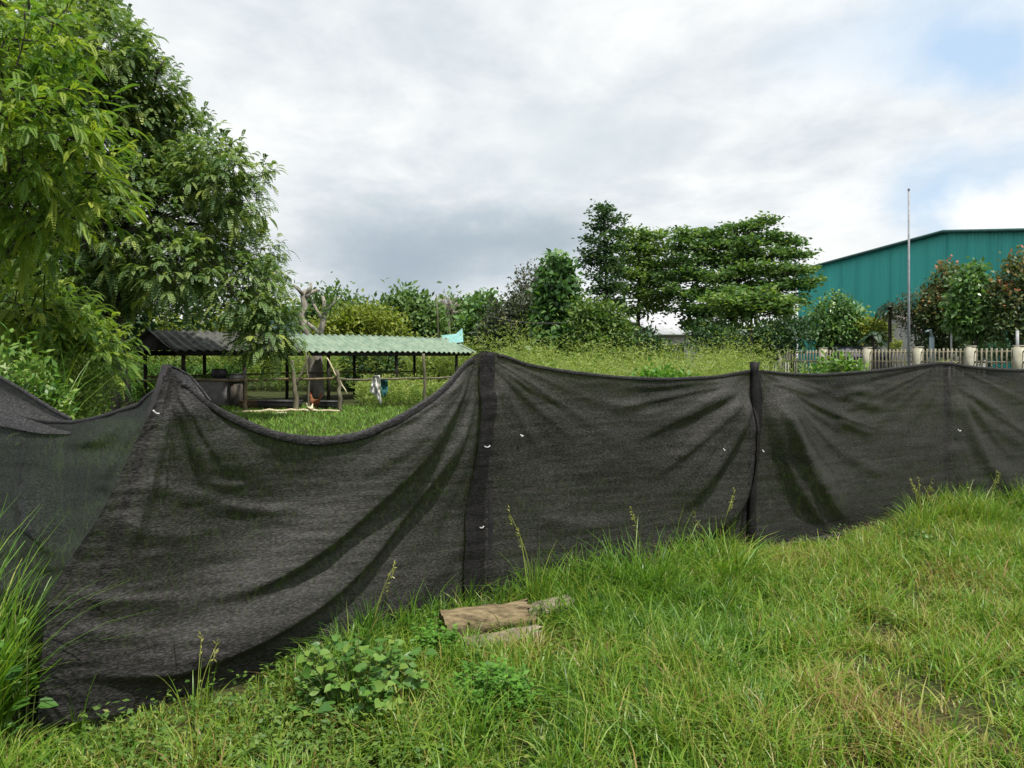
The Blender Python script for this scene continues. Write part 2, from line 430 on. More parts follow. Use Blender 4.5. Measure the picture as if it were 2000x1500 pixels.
FOLDS = [
    # panel between the leaning corner post and the second post: long swags from the second post
    ([(936, 705), (880, 790), (800, 900), (700, 1006), (600, 1088), (500, 1142), (400, 1166), (330, 1172)], 75, 17, .060),
    ([(940, 745), (905, 830), (856, 912), (760, 1048), (680, 1132), (600, 1190), (500, 1242), (400, 1288), (300, 1314), (180, 1316), (80, 1318)], 85, 15, .056),
    ([(932, 712), (870, 778), (800, 850), (740, 900), (670, 945)], 34, 14, .030),
    ([(938, 760), (900, 900), (850, 1010), (790, 1100), (700, 1190)], 40, 30, .022),
    ([(925, 1010), (880, 1100), (810, 1165), (730, 1210)], 40, 22, .02),
    ([(352, 745), (362, 800), (385, 880), (430, 960)], 16, 30, .03),
    ([(360, 752), (410, 840), (480, 915), (560, 950)], 30, 26, .018),
    ([(250, 930), (340, 960), (440, 985), (560, 990)], 22, 14, .012),
    ([(420, 985), (490, 997), (560, 1000), (610, 992)], 16, 9, .018),
    ([(400, 945), (450, 950), (500, 953)], 13, 9, .015),
    ([(130, 1165), (230, 1175), (330, 1168), (420, 1172)], 22, 12, .015),
    ([(120, 1225), (200, 1235), (330, 1240)], 22, 12, .012),
    ([(200, 1010), (300, 1040), (420, 1050)], 22, 14, .012),
    # second panel: pleats falling away from the third post
    ([(1460, 735), (1440, 800), (1400, 890), (1360, 965), (1318, 1012)], 42, 12, .05),
    ([(1466, 760), (1462, 880), (1444, 985), (1405, 1030), (1340, 1060)], 42, 11, .05),
    ([(1452, 738), (1400, 810), (1340, 880), (1270, 930)], 36, 18, .028),
    ([(1440, 735), (1370, 780), (1300, 815), (1230, 835)], 26, 16, .02),
    ([(962, 720), (985, 830), (1010, 930), (1060, 1020)], 40, 26, .02),
    ([(1180, 788), (1220, 794), (1270, 790)], 12, 9, .02),
    ([(1040, 1010), (1130, 1030), (1240, 1025)], 22, 14, .014),
    # third panel
    ([(1492, 745), (1515, 800), (1548, 880), (1590, 950), (1640, 1000), (1690, 1030)], 14, 40, .056),
    ([(1498, 780), (1520, 870), (1550, 950), (1600, 1010), (1650, 1046)], 12, 26, .040),
    ([(1500, 740), (1545, 800), (1600, 860), (1650, 890)], 12, 26, .022),
    ([(1640, 770), (1680, 762), (1720, 774)], 9, 12, .022),
    ([(1650, 800), (1690, 790), (1740, 800)], 9, 12, .018),
    ([(1630, 815), (1680, 838), (1720, 850)], 9, 12, .022),
    ([(1660, 880), (1690, 915), (1740, 925)], 10, 14, .015),
    # fourth panel
    ([(1862, 760), (1885, 830), (1920, 900), (1960, 945), (2010, 975)], 11, 24, .032),
    ([(1855, 850), (1868, 920), (1895, 980)], 12, 20, .02),
    ([(1870, 760), (1920, 820), (1980, 860), (2040, 880)], 12, 20, .02),
]


# thin tension creases that fan out from each post top
for (x0, y0), ends, amp in (
        ((940, 700), [(820, 800), (770, 860), (745, 930), (700, 985), (760, 1010), (800, 1060), (840, 1090), (880, 1100), (640, 900)], .0155),
        ((1460, 735), [(1180, 800), (1215, 870), (1250, 960), (1300, 985), (1350, 1010), (1385, 1030), (1425, 1020), (1290, 850), (1150, 760)], .016),
        ((1490, 738), [(1530, 1010), (1562, 1020), (1625, 985), (1660, 960), (1700, 930), (1690, 860), (1760, 850), (1620, 780), (1800, 800)], .016),
        ((964, 705), [(985, 980), (1030, 960), (1090, 930), (1150, 880), (1120, 800)], .012),
        ((1860, 745), [(1878, 950), (1910, 960), (1960, 960), (2010, 930), (2060, 880), (1990, 820)], .014),
        ((1842, 740), [(1830, 950), (1790, 930), (1740, 880)], .012),
        ((330, 745), [(352, 960), (420, 1010), (470, 960), (300, 1020), (250, 1120), (215, 1180)], .013)):
    for i, (ex, ey) in enumerate(ends):
        q = np.linspace(.1, 1, 6); r = np.random.default_rng(int(ex + ey))
        bow = r.uniform(.02, .07) * np.hypot(ex - x0, ey - y0)
        xs = x0 + (ex - x0) * q - np.sign(ex - x0) * bow * np.sin(q * math.pi) * .8; ys = y0 + (ey - y0) * q + bow * .35 * np.sin(q * math.pi)
        w = r.uniform(9, 16); right = ex > x0
        FOLDS.append((list(zip(xs, ys)), w * (.5 if right else 1.3), w * (1.3 if right else .5), amp * r.uniform(.7, 1.3), .2, .55))


def plan_normal(px):
    a = P(px - 2, HZ, D(px - 2)); b = P(px + 2, HZ, D(px + 2))
    t = unit(b - a); return np.stack([t[..., 1], -t[..., 0], np.zeros_like(px)], -1)


def net_point(px, py, off=0.):
    """a point of the front net: hangs in the fence line, billows, and is pulled into folds"""
    w = P(px, py, D(px)); nr = plan_normal(px)
    disp = np.zeros(px.shape) + off
    for f in FOLDS: disp = disp + folddisp(px, py, *f)
    sx = (px) / D(px) * 4; sy = (py - HZ) / F * D(px)
    for (x0, y0, a0, sd) in ((945, 688, .030, 3), (1474, 720, .030, 11), (330, 722, .022, 19), (1852, 708, .024, 27)):
        an = np.arctan2(py - y0, px - x0); r0 = np.hypot(px - x0, py - y0)
        disp += a0 * (vnoise(an * 7 + sd, an * 0 + sd, sd) * .7 + vnoise(an * 17 + sd, an * 0 + sd, sd + 1) * .4 - .5) * np.clip(r0 / 90, 0, 1) * np.exp(-r0 / 330)
    disp += (fbm(px / 210, py / 34 + px / 300, 21, 4) - .5) * .010
    disp += (fbm(px / 60, py / 12 + px / 110, 61, 2) - .5) * .007
    disp += (fbm(px / 300, py / 200, 31, 2) - .5) * .09
    v = np.clip((py - top_y(px)) / (bot_y(px) - top_y(px) + 1e-6), 0, 1)
    u = np.clip((px - 330) / 620, 0, 1)
    disp -= .10 * np.sin(np.pi * u) * np.sin(np.pi * v) * (px < 950)
    return w + nr * disp[..., None]


RIDGE = np.array([(322, 717), (312, 745), (300, 780), (278, 828), (250, 890), (190, 1010), (132, 1110), (98, 1178), (80, 1300), (76, 1424)], float)
NV = 210
vv = np.linspace(0, 1, NV)
rl = np.r_[0, np.cumsum(np.hypot(*np.diff(RIDGE, axis=0).T))]; rl /= rl[-1]
Lx = np.interp(vv, rl, RIDGE[:, 0]); Ly = np.interp(vv, rl, RIDGE[:, 1])
tcol = np.linspace(0, 1, 80)[:-1]
px0 = 345.0
cx = Lx[None] + (px0 - Lx[None]) * tcol[:, None]
ry = top_y(px0) + (bot_y(px0) - top_y(px0)) * vv
cy = Ly[None] + (ry[None] - Ly[None]) * tcol[:, None]
# close to the post the top edge follows the hem
cols = np.arange(px0, 2420, 4.0)
cx2 = np.repeat(cols[:, None], NV, 1); cy2 = top_y(cols)[:, None] + (bot_y(cols) - top_y(cols))[:, None] * vv[None]
PX = np.vstack([cx, cx2]); PY = np.vstack([cy, cy2])
fence = thing('shade_net_fence', 'long black shade net fence sagging between posts across the grass', 'fence', G(950, 4.7))
mb = MB(); mb.add(net_point(PX, PY), grid_faces(*PX.shape))
tag(mb.build('net_panel', M['net'], fence, smooth=True), 'main black net panel with deep swags and folds')


def sweep_hem(pts_px, r_px, name, label, off=.006, squash=.38, mat='net_double'):
    pts_px = np.asarray(pts_px, float)
    l = np.r_[0, np.cumsum(np.hypot(*np.diff(pts_px, axis=0).T))]
    s = np.linspace(0, l[-1], int(l[-1] / 7) + 2)
    x = np.interp(s, l, pts_px[:, 0]); y = np.interp(s, l, pts_px[:, 1])
    k = np.ones(7) / 7
    y = np.convolve(np.pad(y, 3, 'edge'), k, 'valid')
    r = np.interp(s, l, r_px if np.ndim(r_px) else np.full(len(pts_px), float(r_px)))
    r = r * (1 + .35 * (fbm(s / 40, s * 0, 7) - .5))
    w = net_point(x, y + r * .6, off)
    mb = MB(); tube(mb, w, r * D(x) / F, 10, squash=squash)
    return tag(mb.build(name, M[mat], fence, smooth=True), label)


m = (TOP[:, 0] > 340) & (TOP[:, 0] < 944)
r1 = np.interp(TOP[m][:, 0], [340, 440, 600, 760, 900, 944], [4, 8, 10, 9, 8, 5])
sweep_hem(TOP[m], r1, 'top_hem', 'deeply sagging rolled hem')
m = (TOP[:, 0] > 950) & (TOP[:, 0] < 1472)
sweep_hem(TOP[m], 3.6, 'top_hem', 'shallow rolled hem of the middle panel')
m = (TOP[:, 0] > 1471)
sweep_hem(TOP[m], 3.0, 'top_hem', 'taut rolled hem of the far panels')
bx = np.arange(1440, 1830, 30.)
sweep_hem(np.stack([bx, bot_y(bx) - 9], -1), 8, 'bottom_hem', 'rolled hem along the grass', .03)


def strip(name, le, re_, off, mat, label):
    le = np.asarray(le, float); re_ = np.asarray(re_, float)
    y = np.linspace(le[0, 1], le[-1, 1], 130)
    a = np.interp(y, le[:, 1], le[:, 0]); b = np.interp(y, re_[:, 1], re_[:, 0])
    a = a + 5 * (fbm(y / 45, y * 0, 5) - .5); b = b + 7 * (fbm(y / 38, y * 0, 9) - .5)
    t = np.linspace(0, 1, 11)
    X = a[:, None] + (b - a)[:, None] * t; Y = np.repeat(y[:, None], 11, 1)
    bul = off + .006 * np.sin(np.pi * t)[None] + 0 * X
    w = net_point(X, Y) + plan_normal(X) * bul[..., None]
    mb = MB(); mb.add(w, grid_faces(130, 11)); return tag(mb.build(name, M[mat], fence, smooth=True), label)


strip('seam_band', [(938, 694), (934, 800), (926, 900), (912, 1020), (905, 1195)], [(966, 694), (962, 800), (952, 900), (948, 1020), (944, 1195)], .024, 'net_seam', 'dark doubled seam at the second post')
strip('seam_band', [(1464, 724), (1462, 850), (1456, 960), (1444, 1080)], [(1486, 724), (1483, 850), (1478, 960), (1470, 1080)], .012, 'net_seam', 'dark doubled seam at the third post')


def fpost(px, ytop, r, dd=.05, lean=None):
    d = D(px) + dd
    a = P(px, ytop, d); b = G(px, d, -.1) if lean is None else G(lean, D(lean) + dd, -.1)
    mb = MB(); s = np.linspace(0, 1, 6)[:, None]; tube(mb, b + (a - b) * s, r, 10)
    return mb.build('post', M['postwood'], fence, smooth=True)


tag(fpost(326, 714, .022, .05, 92), 'leaning corner post under the net')
fpost(955, 688, .03); fpost(1850, 709, .03, .06); fpost(2330, 712, .03)
mb = MB(); s = np.linspace(0, 1, 24)[:, None]
a = P(1474, 707, D(1474) - .03); b = G(1466, D(1466) - .03, -.1)
tube(mb, b + (a - b) * s, .036 + .005 * np.sin(np.arange(24) * 1.7), 12)
tag(mb.build('post', M['net_seam'], fence, smooth=True), 'thick post wrapped in black net')

# the left run of net, going away from the corner post
ux = np.linspace(0, 1, 120); vv2 = np.linspace(0, 1, 120)
LTOP = np.array([(312, 742), (290, 776), (250, 790), (200, 806), (160, 817), (130, 822), (80, 821), (40, 814), (0, 806), (-60, 788), (-160, 740), (-260, 700)], float)
lt = np.r_[0, np.cumsum(np.hypot(*np.diff(LTOP, axis=0).T))]; lt /= lt[-1]
tx = np.interp(ux, lt, LTOP[:, 0]); ty = np.interp(ux, lt, LTOP[:, 1])
rx = np.interp(vv2 * .98 + .02, rl, RIDGE[:, 0]) + 9; rr = np.interp(vv2 * .98 + .02, rl, RIDGE[:, 1])
LPX = rx[None] + (tx - tx[0])[:, None] * (1 - .25 * vv2[None])
DD = D(rx)[None] + .02 + .0036 * (rx[None] - LPX)
GY = HZ + 1.58 * F / DD
LPY = ty[:, None] + (np.minimum(GY, 1500) - ty[:, None]) * vv2[None] ** 1.0
LPY = np.where(ux[:, None] < .0001, rr[None], LPY)
k = np.clip(ux / .12, 0, 1)[:, None]; LPY = rr[None] * (1 - k) + LPY * k
wl = P(LPX, LPY, DD)
dp = (fbm(LPX / 160, LPY / 50, 44, 3) - .5) * .06 + folddisp(LPX, LPY, [(285, 795), (230, 840), (170, 865), (110, 870)], 24, 14, .025) \
    + folddisp(LPX, LPY, [(55, 920), (80, 1010), (100, 1090)], 10, 22, .05) + folddisp(LPX, LPY, [(290, 800), (235, 900), (190, 960)], 14, 14, .03)
wl = wl + np.array([-.55, -.83, 0]) * (dp * np.clip(ux * 12, 0, 1)[:, None])[..., None]
mb = MB(); mb.add(wl, grid_faces(120, 120)[:, ::-1])
tag(mb.build('net_panel', M['net_left_shaded'], fence, smooth=True), 'net panel left of the leaning corner post with shade put into its colour')
mb = MB(); tube(mb, wl[:, 0] + np.array([0, -.01, -.008]), .013, 8, squash=.6)
tag(mb.build('top_hem', M['net_double'], fence, smooth=True), 'pale thin hem of the left panel')
e0 = wl[-1, 0]; mb = MB(); tube(mb, [e0 + [0, .03, .03], e0 * [1, 1, .5] + [0, .03, 0], e0 * [1, 1, 0] + [0, .03, -.1]], .025, 8)
mb.build('post', M['postwood'], fence, smooth=True)
# the flap that stands up behind the left run
fx = np.array([-260, -160, -80, 0, 40, 80, 110, 138]); fy = np.array([640, 672, 705, 737, 760, 786, 804, 819])
q = np.linspace(-260, 138, 60); ytop = np.interp(q, fx, fy); ybot = np.interp(q, LTOP[::-1, 0], LTOP[::-1, 1]) + 26
tt = np.linspace(0, 1, 14)
FXX = np.repeat(q[:, None], 14, 1); FYY = ytop[:, None] + (ybot - ytop)[:, None] * tt
dfl = np.interp(q, [-260, 138], [5.3, 4.05])[:, None] + .22 * (1 - tt)[None] + .05 * np.sin(tt * 5)[None]
mb = MB(); mb.add(P(FXX, FYY, dfl), grid_faces(60, 14)); mb_top = P(q, ytop, dfl[:, 0])
tag(mb.build('net_flap', M['net_double'], fence, smooth=True), 'folded net standing up behind the left panel')
mb = MB(); tube(mb, mb_top, .014, 8, squash=.7); mb.build('flap_edge', M['net_double'], fence, smooth=True)
# the folded-back corner behind the leaning post
q = np.linspace(0, 1, 40)
ex = np.interp(q, [0, .2, .5, .8, 1], [326, 346, 372, 392, 412]); ey = np.interp(q, [0, .2, .5, .8, 1], [713, 720, 735, 758, 784])
hx2 = np.interp(q, [0, .2, .5, 1], [328, 345, 372, 412]); hy = top_y(hx2) + 16
t = np.linspace(0, 1, 9)
FX = ex[:, None] + (hx2 - ex)[:, None] * t; FY = ey[:, None] + (hy - ey)[:, None] * t
dfl = D(FX) + .05 + .10 * np.sin(np.pi * q)[:, None] * (1 - t)[None]
mb = MB(); mb.add(P(FX, FY, dfl), grid_faces(40, 9)); tag(mb.build('net_flap', M['net_double'], fence, smooth=True), 'dark folded corner behind the leaning post')
mb = MB(); tube(mb, P(ex, ey, dfl[:, 0]), .006, 6); mb.build('flap_edge', M['net_double'], fence, smooth=True)


def tie(px, py, dx, dy, r=.003, d=None):
    q = np.linspace(0, 1, 6)
    x = px + dx * q; y = py + dy * q + 3 * np.sin(q * 3)
    w = net_point(x, y, .03) if d is None else P(x, y, np.full(6, d))
    mb = MB(); tube(mb, w, r, 6); return mb.build('cord_tie', M['tie'], fence, smooth=True)


tie(287, 800, 12, 6, .004); tie(941, 871, 12, -2, .004); tie(1485, 878, 3, 2, .005); tie(1863, 838, 4, 1, .005); tie(1011, 848, 5, 1, .005)
tie(1392, 873, 2, 2, .004); tie(937, 1030, 7, -3, .004)

# ---------------------------------------------------------------- grass
def net_depth(px): return np.where(px < 76, 3.0 + .0036 * (76 - px), D(px))


def inpoly_front(n, dmin=1.9, xr=(-950, 2950)):
    px = RNG.uniform(*xr, n * 3); d = np.sqrt(RNG.uniform(dmin ** 2, 9.2 ** 2, n * 3))
    ok = d < net_depth(px) - .03 + .25 * (RNG.random(n * 3) < .05)
    px, d = px[ok][:n], d[ok][:n]
    return (px - 1000) / F * d, d, px


def dryness(x, y):
    a = fbm(x * 1.3 + 10, y * 1.3 + 3, 71); b = fbm(x * 4 + 7, y * 4, 77, 2)
    r = np.clip((a - .47) * 3.4, 0, 1) * np.clip((b - .3) * 2.5, 0, 1)
    for sx, sy, sr in ((.45, 3.75, .28), (-.35, 3.5, .2), (-.05, 4.0, .16), (.75, 3.3, .3), (1.5, 3.1, .4), (3.2, 5.2, .3), (1.9, 5.6, .3), (-1.3, 3.05, .2)):
        r = np.maximum(r, np.exp(-((x - sx) ** 2 + (y - sy) ** 2) / sr ** 2) * np.clip((b - .25) * 3, 0, 1))
    return r


def grow(n, hfun, wr, tone_off=0., lean=(.15, .9), dmin=1.9):
    x, y, px = inpoly_front(n, dmin); n = len(x)
    fr = np.clip((net_depth(px) - y), 0, 3)                         # metres in front of the fence
    h, keep, tn = hfun(x, y, px, fr)
    sel = RNG.random(n) < keep
    x, y, px, h, tn = x[sel], y[sel], px[sel], h[sel], tn[sel]; n = len(x)
    dr = dryness(x, y)
    tone = np.clip(tn + RNG.normal(0, .2, n) + tone_off + dr * .34 * (RNG.random(n) < .75), 0, 1)
    mb = MB(); b = np.stack([x, y, ground_z(x, y) - .008], -1)
    blades(mb, b, h * RNG.uniform(.55, 1.25, n), RNG.uniform(*wr, n), RNG.uniform(*lean, n) , RNG.uniform(0, 6.283, n), tone)
    return mb


def low_foot(px, fr):
    """where the foot of the net stays free of tall grass"""
    return np.clip(np.interp(px, [0, 150, 520, 640, 1430, 1480, 1740, 1800], [.7, 1, 1, .1, 0, .9, .9, 0]), 0, 1) * np.exp(-(fr / .55) ** 2)


def log_spot(x, y):
    """the logs keep the grass down where they lie"""
    return np.exp(-((x + .14) / .36) ** 4 - ((y - 4.1) / .24) ** 4)


def h_short(x, y, px, fr):
    n = len(x)
    patch = fbm(x * 1.6 + 3, y * 1.6 + 9, 81)
    right_low = np.clip((px - 1150) / 500, 0, 1) * np.clip((fr - 1.2) / 1.2, 0, 1)
    cl = fbm(x * 5 + 3, y * 5 + 9, 83, 2)
    h = .11 + .16 * (patch - .4) + .22 * (cl - .45) + .08 * np.exp(-fr / .45) - .04 * right_low
    tn = .42 + .5 * (fbm(x * 1.1, y * 1.1, 85) - .5) + .3 * (fbm(x * 5 + 8, y * 5, 88, 2) - .5) + .16 * right_low
    h = np.clip(h * 1.25, .05, .45) * (1 - .75 * low_foot(px, fr)) * (1 - .5 * log_spot(x, y))
    return h, np.clip(.35 + 2.2 * (cl - .3), .3, 1), tn


mb = grow(165000, h_short, (.004, .0105), lean=(.1, 1.3))
tag(mb.build('short_grass', M['grass']), 'dense green grass with dry patches covering the bank below the net', 'grass', kind='stuff')


def h_tall(x, y, px, fr):
    n = len(x)
    clump = fbm(x * 2.3 + 30, y * 2.3, 91)
    edge = np.exp(-fr / np.interp(px, [0, 300, 900, 1200, 1500, 1700, 2000], [.12, .12, .2, .45, .35, .9, 1.2]))
    h = .2 + .25 * edge * np.interp(px, [0, 400, 900, 1150, 1350, 1550, 1750, 2000], [.4, .3, .75, 1.25, 1.45, .5, 1.05, 1.2])
    keep = np.clip((clump - .42) * 4, .03, 1) * np.clip(edge * 1.3 + np.interp(px, [0, 700, 950, 1500, 1700, 2000], [.12, .15, .5, .5, .4, .35]) * np.clip(1.25 - np.clip(px - 1300, 0, 700) / 700 * np.clip(fr - 1.0, 0, 1.5), .1, 1), 0, 1)
    tn = .36 + .3 * (fbm(x, y, 95) - .5) + .12 * (px > 1500)
    return h * (1 - .75 * low_foot(px, fr)) * (1 - .5 * log_spot(x, y)), keep, tn


mb = grow(200000, h_tall, (.005, .012), lean=(.2, 1.2))
tag(mb.build('tall_grass', M['grass']), 'taller uncut grass growing along the foot of the net', 'grass', kind='stuff')

# litter of dry stalks lying in the grass
x, y, px = inpoly_front(14000); n = len(x); sel = RNG.random(n) < np.clip(dryness(x, y) * 1.2 + .08, 0, 1)
x, y = x[sel], y[sel]; n = len(x); mb = MB()
blades(mb, np.stack([x, y, ground_z(x, y) + .01], -1), RNG.uniform(.05, .12, n), .004, RNG.uniform(1.2, 2.6, n), RNG.uniform(0, 6.28, n), RNG.uniform(.85, 1, n), droop=.6)
tag(mb.build('dry_straw', M['grass']), 'pale dry grass stalks lying among the green blades', 'straw', kind='stuff')


def tuft(name, label, px, py, n, h, spread, w=(.004, .008), tone=.38, lean=(.15, .8), cat='grass', mat='grass', seeds=0):
    n = int(n * 1.5); h *= 1.2; w = (w[0] * 1.2, w[1] * 1.3)
    """a grass tuft standing where the picture shows its foot at px,py"""
    d = EYE * F / (py - HZ); o = G(px, d); o[2] = ground_z(np.array([o[0]]), np.array([o[1]]))[0]
    r = thing(name, label, cat, o)
    a = RNG.uniform(0, 6.283, n); rr = spread * np.sqrt(RNG.random(n))
    b = o + np.stack([np.cos(a) * rr, np.sin(a) * rr, np.zeros(n) - .01], -1)
    mb = MB(); blades(mb, b, h * RNG.uniform(.45, 1.1, n), RNG.uniform(*w, n), RNG.uniform(*lean, n), a + RNG.normal(0, .7, n), np.clip(RNG.normal(tone, .15, n), 0, 1), seg=5)
    mb.build('blades', M[mat], r)
    if seeds:
        mb = MB()
        for _ in range(seeds):
            a = RNG.uniform(0, 6.28); q = np.linspace(0, 1, 7)[:, None]; l = RNG.uniform(.1, .35)
            hh = h * RNG.uniform(.9, 1.35)
            tube(mb, o + np.array([0, 0, hh]) * q + np.array([math.cos(a), math.sin(a), -.25]) * l * hh * q ** 2, np.linspace(.0022, .0012, 7), 5, tone=.75)
            tipb = o + np.array([0, 0, hh]) + np.array([math.cos(a), math.sin(a), -.25]) * l * hh
            k = 16; qd = unit(RNG.normal(0, 1, (k, 3)) + np.array([math.cos(a), math.sin(a), .6]) * 1.3)
            leaves(mb, tipb + np.array([math.cos(a) * .2, math.sin(a) * .2, 1]) * RNG.uniform(-.06, .05, (k, 1)), qd, RNG.normal(0, 1, (k, 3)), .025, .007, .8)
        mb.build('seed_stalk', M['grass'], r)
    return r


tuft('grass_clump', 'big overgrown grass clump standing against the left edge of the net', -70, 1480, 260, .72, .16, (.007, .013), .45, (.1, .8), seeds=4)
tuft('grass_clump', 'tall arching grass behind the big clump at the left edge', -140, 1440, 180, .9, .2, (.007, .013), .34, (.1, .55))
tuft('grass_tuft', 'lone upright grass tuft growing just above the tan log', 912, 1215, 16, .34, .02, (.006, .009), .5, (.05, .35))
tuft('grass_tuft', 'tall thin grass tuft right behind the grey log end', 1048, 1205, 34, .44, .06, (.005, .009), .45, (.1, .45), seeds=2)
tuft('grass_tuft', 'bushy blue green grass tuft in front of the middle panel', 1260, 1165, 120, .44, .24, (.006, .011), .34, (.2, 1.1), seeds=2)
tuft('grass_tuft', 'wide arching grass tuft left of the thick wrapped post', 1400, 1135, 120, .42, .24, (.006, .011), .4, (.3, 1.2), seeds=3)
tuft('grass_tuft', 'seeding grass tuft rising where the bottom hem ends', 1800, 1050, 60, .36, .12, (.005, .01), .5, (.1, .6), seeds=7)
tuft('grass_tuft', 'tall pale grass tuft beneath the far right fold', 1925, 1040, 90, .34, .18, (.006, .011), .55, (.1, .7), seeds=3)
tuft('grass_tuft', 'slim grass tuft standing alone before the lower left net', 150, 1440, 15, .34, .03, (.005, .008), .4, (.1, .5))
tuft('grass_tuft', 'thin wispy grass tuft at the net bottom left of the leafy weed', 385, 1405, 22, .22, .06, (.004, .006), .5, (.1, .6), seeds=2)
tuft('grass_tuft', 'narrow grass tuft poking up behind the leafy weed', 725, 1270, 30, .28, .05, (.005, .008), .3, (.1, .5), seeds=2)
tuft('grass_tuft', 'sprawling dry grass tuft hanging beside the log hollow', 1045, 1290, 90, .2, .08, (.003, .005), .8, (.5, 1.5))


tuft('grass_tuft', 'short arching grass tuft drooping over the front of the tan log', 900, 1288, 90, .17, .1, (.004, .008), .45, (.4, 1.2))
tuft('grass_tuft', 'short grass tuft growing against the right end of the tan log', 1020, 1262, 70, .2, .08, (.004, .008), .42, (.2, 1.0))


# leafy weeds in the foreground
def leafy(name, label, px, py, n, h, spread, leaf, mat, stems=14, cat='weed', small=False):
    d = EYE * F / (py - HZ); o = G(px, d); r = thing(name, label, cat, o)
    sm = MB(); lm = MB()
    for i in range(stems):
        a = RNG.uniform(0, 6.283); sp = spread * math.sqrt(RNG.random()); hh = h * RNG.uniform(.5, 1) * (1 - .45 * (sp / spread) ** 2)
        q = np.linspace(0, 1, 7)[:, None]
        b0 = o + np.array([math.cos(a) * sp * .45, math.sin(a) * sp * .45, -.01]); tip = o + np.array([math.cos(a) * sp, math.sin(a) * sp, hh])
        c = b0 + (tip - b0) * q + np.array([0, 0, .12 * hh]) * np.sin(q * math.pi)
        tube(sm, c, np.linspace(.0035, .0015, 7), 5)
        k = max(3, n // stems); t = RNG.uniform(.25, 1, k)
        pos = b0 + (tip - b0) * t[:, None] + np.array([0, 0, .12 * hh]) * np.sin(t * math.pi)[:, None]
        aa = RNG.uniform(0, 6.283, k); dr = np.stack([np.cos(aa), np.sin(aa), RNG.uniform(-.35, .35, k)], -1)
        nn = unit(np.array([0, -.25, 1.]) + RNG.normal(0, .35, (k, 3)))
        pos = pos + dr * leaf * .35
        if small: leaves(lm, pos, dr, nn, leaf * RNG.uniform(.6, 1.2, k), leaf * .42, RNG.random(k), .05)
        else: heart_leaves(lm, pos, dr, nn, leaf * RNG.uniform(.55, 1.15, k), RNG.random(k))
    sm.build('stems', M['stem'], r); lm.build('foliage', M[mat], r)
    return r


leafy('broadleaf_weed', 'leafy weed with broad heart shaped leaves climbing up the net bottom', 705, 1390, 420, .40, .33, .05, 'weed', 60)
leafy('broadleaf_weed', 'low heart leaved vine at the left edge below the big clump', 20, 1445, 36, .36, .12, .10, 'weed', 7)
leafy('broadleaf_weed', 'small yellow green leafy sprig among the left grass clump', 48, 1462, 70, .62, .14, .06, 'weed', 16)
leafy('feathery_weed', 'bright green feathery weed in front of the tan log', 970, 1395, 1900, .27, .2, .042, 'fern', 60, small=True)
leafy('feathery_weed', 'small bright feathery weed left of the tan log', 850, 1290, 900, .24, .13, .04, 'fern', 40, small=True)
leafy('feathery_weed', 'thin leafy weed at the far right end of the bank', 1795, 1075, 300, .2, .16, .04, 'weed', 20, small=True)
mb = MB()
x, y, px = inpoly_front(170000); py = HZ + EYE * F / y
den = np.exp(-((px - 620) / 260) ** 2 - ((py - 1470) / 85) ** 2) + .10 * (fbm(x * 2, y * 2, 13) > .52) + .5 * np.exp(-((px - 250) / 120) ** 2 - ((py - 1500) / 60) ** 2)
sel = RNG.random(len(x)) < den
x, y = x[sel], y[sel]; n = len(x); z = ground_z(x, y) + RNG.uniform(.02, .14, n)
a = RNG.uniform(0, 6.28, n)
leaves(mb, np.stack([x, y, z], -1), np.stack([np.cos(a), np.sin(a), RNG.uniform(-.2, .5, n)], -1), unit(np.array([0, -.2, 1.]) + RNG.normal(0, .4, (n, 3))), RNG.uniform(.018, .04, n), RNG.uniform(.009, .02, n), np.clip(RNG.normal(.38, .25, n), 0, 1), .05)
tag(mb.build('ground_cover', M['cover']), 'low small leaved creeper spreading through the grass at the bottom', 'ground cover', kind='stuff')

# ---------------------------------------------------------------- logs
def log(label, a, b, r, mat, seed, hollow=False, name='log'):
    a = np.asarray(a, float); b = np.asarray(b, float); th = thing(name, label, 'log', (a + b) / 2)
    n, k = 28, 40
    s = np.linspace(0, 1, k); ax_ = unit(b - a); u = unit(np.cross(ax_, [0, 0, 1.])); w = np.cross(u, ax_)
    th_ = np.arange(n) / n * 2 * math.pi
    S, TH = np.meshgrid(s, th_, indexing='ij'); ln = np.linalg.norm(b - a)
    R = r * (1 + .42 * (fbm(S * ln * 7, np.cos(TH) * 2 + 9, seed) - .5) + .16 * (fbm(S * ln * 4 + 5, TH * 5.1, seed + 3, 2) - .5)) * (1 - .1 * S)
    V = a + (b - a) * S[..., None] + R[..., None] * (u * np.cos(TH)[..., None] + w * np.sin(TH)[..., None])
    V = V + ax_ * ((s == 1)[:, None] * .03 * (RNG.random((k, n)) - .5) * 1.5)[..., None]
    i = np.arange(k - 1)[:, None] * n; j = np.arange(n)[None]; jn = (j + 1) % n
    Q = np.stack([i + j, i + n + j, i + n + jn, i + jn], -1).reshape(-1, 4)
    mb = MB(); mb.add(V, Q); mb.build('bark', M[mat], th, smooth=True)
    for nm, e, row, sg in (('cut_end', a, V[0], 1), ('cut_end', b, V[-1], -1)):
        mb = MB(); c = e + ax_ * .02 * sg * (1.6 if hollow else .3)
        mb.add(np.vstack([row, c]), None, [(n, q, (q + 1) % n) for q in range(n)]); mb.build(nm, M['hollow' if (hollow and sg < 0) else mat], th)
    return th


def lp(px, py, d): return P(px, py, d)


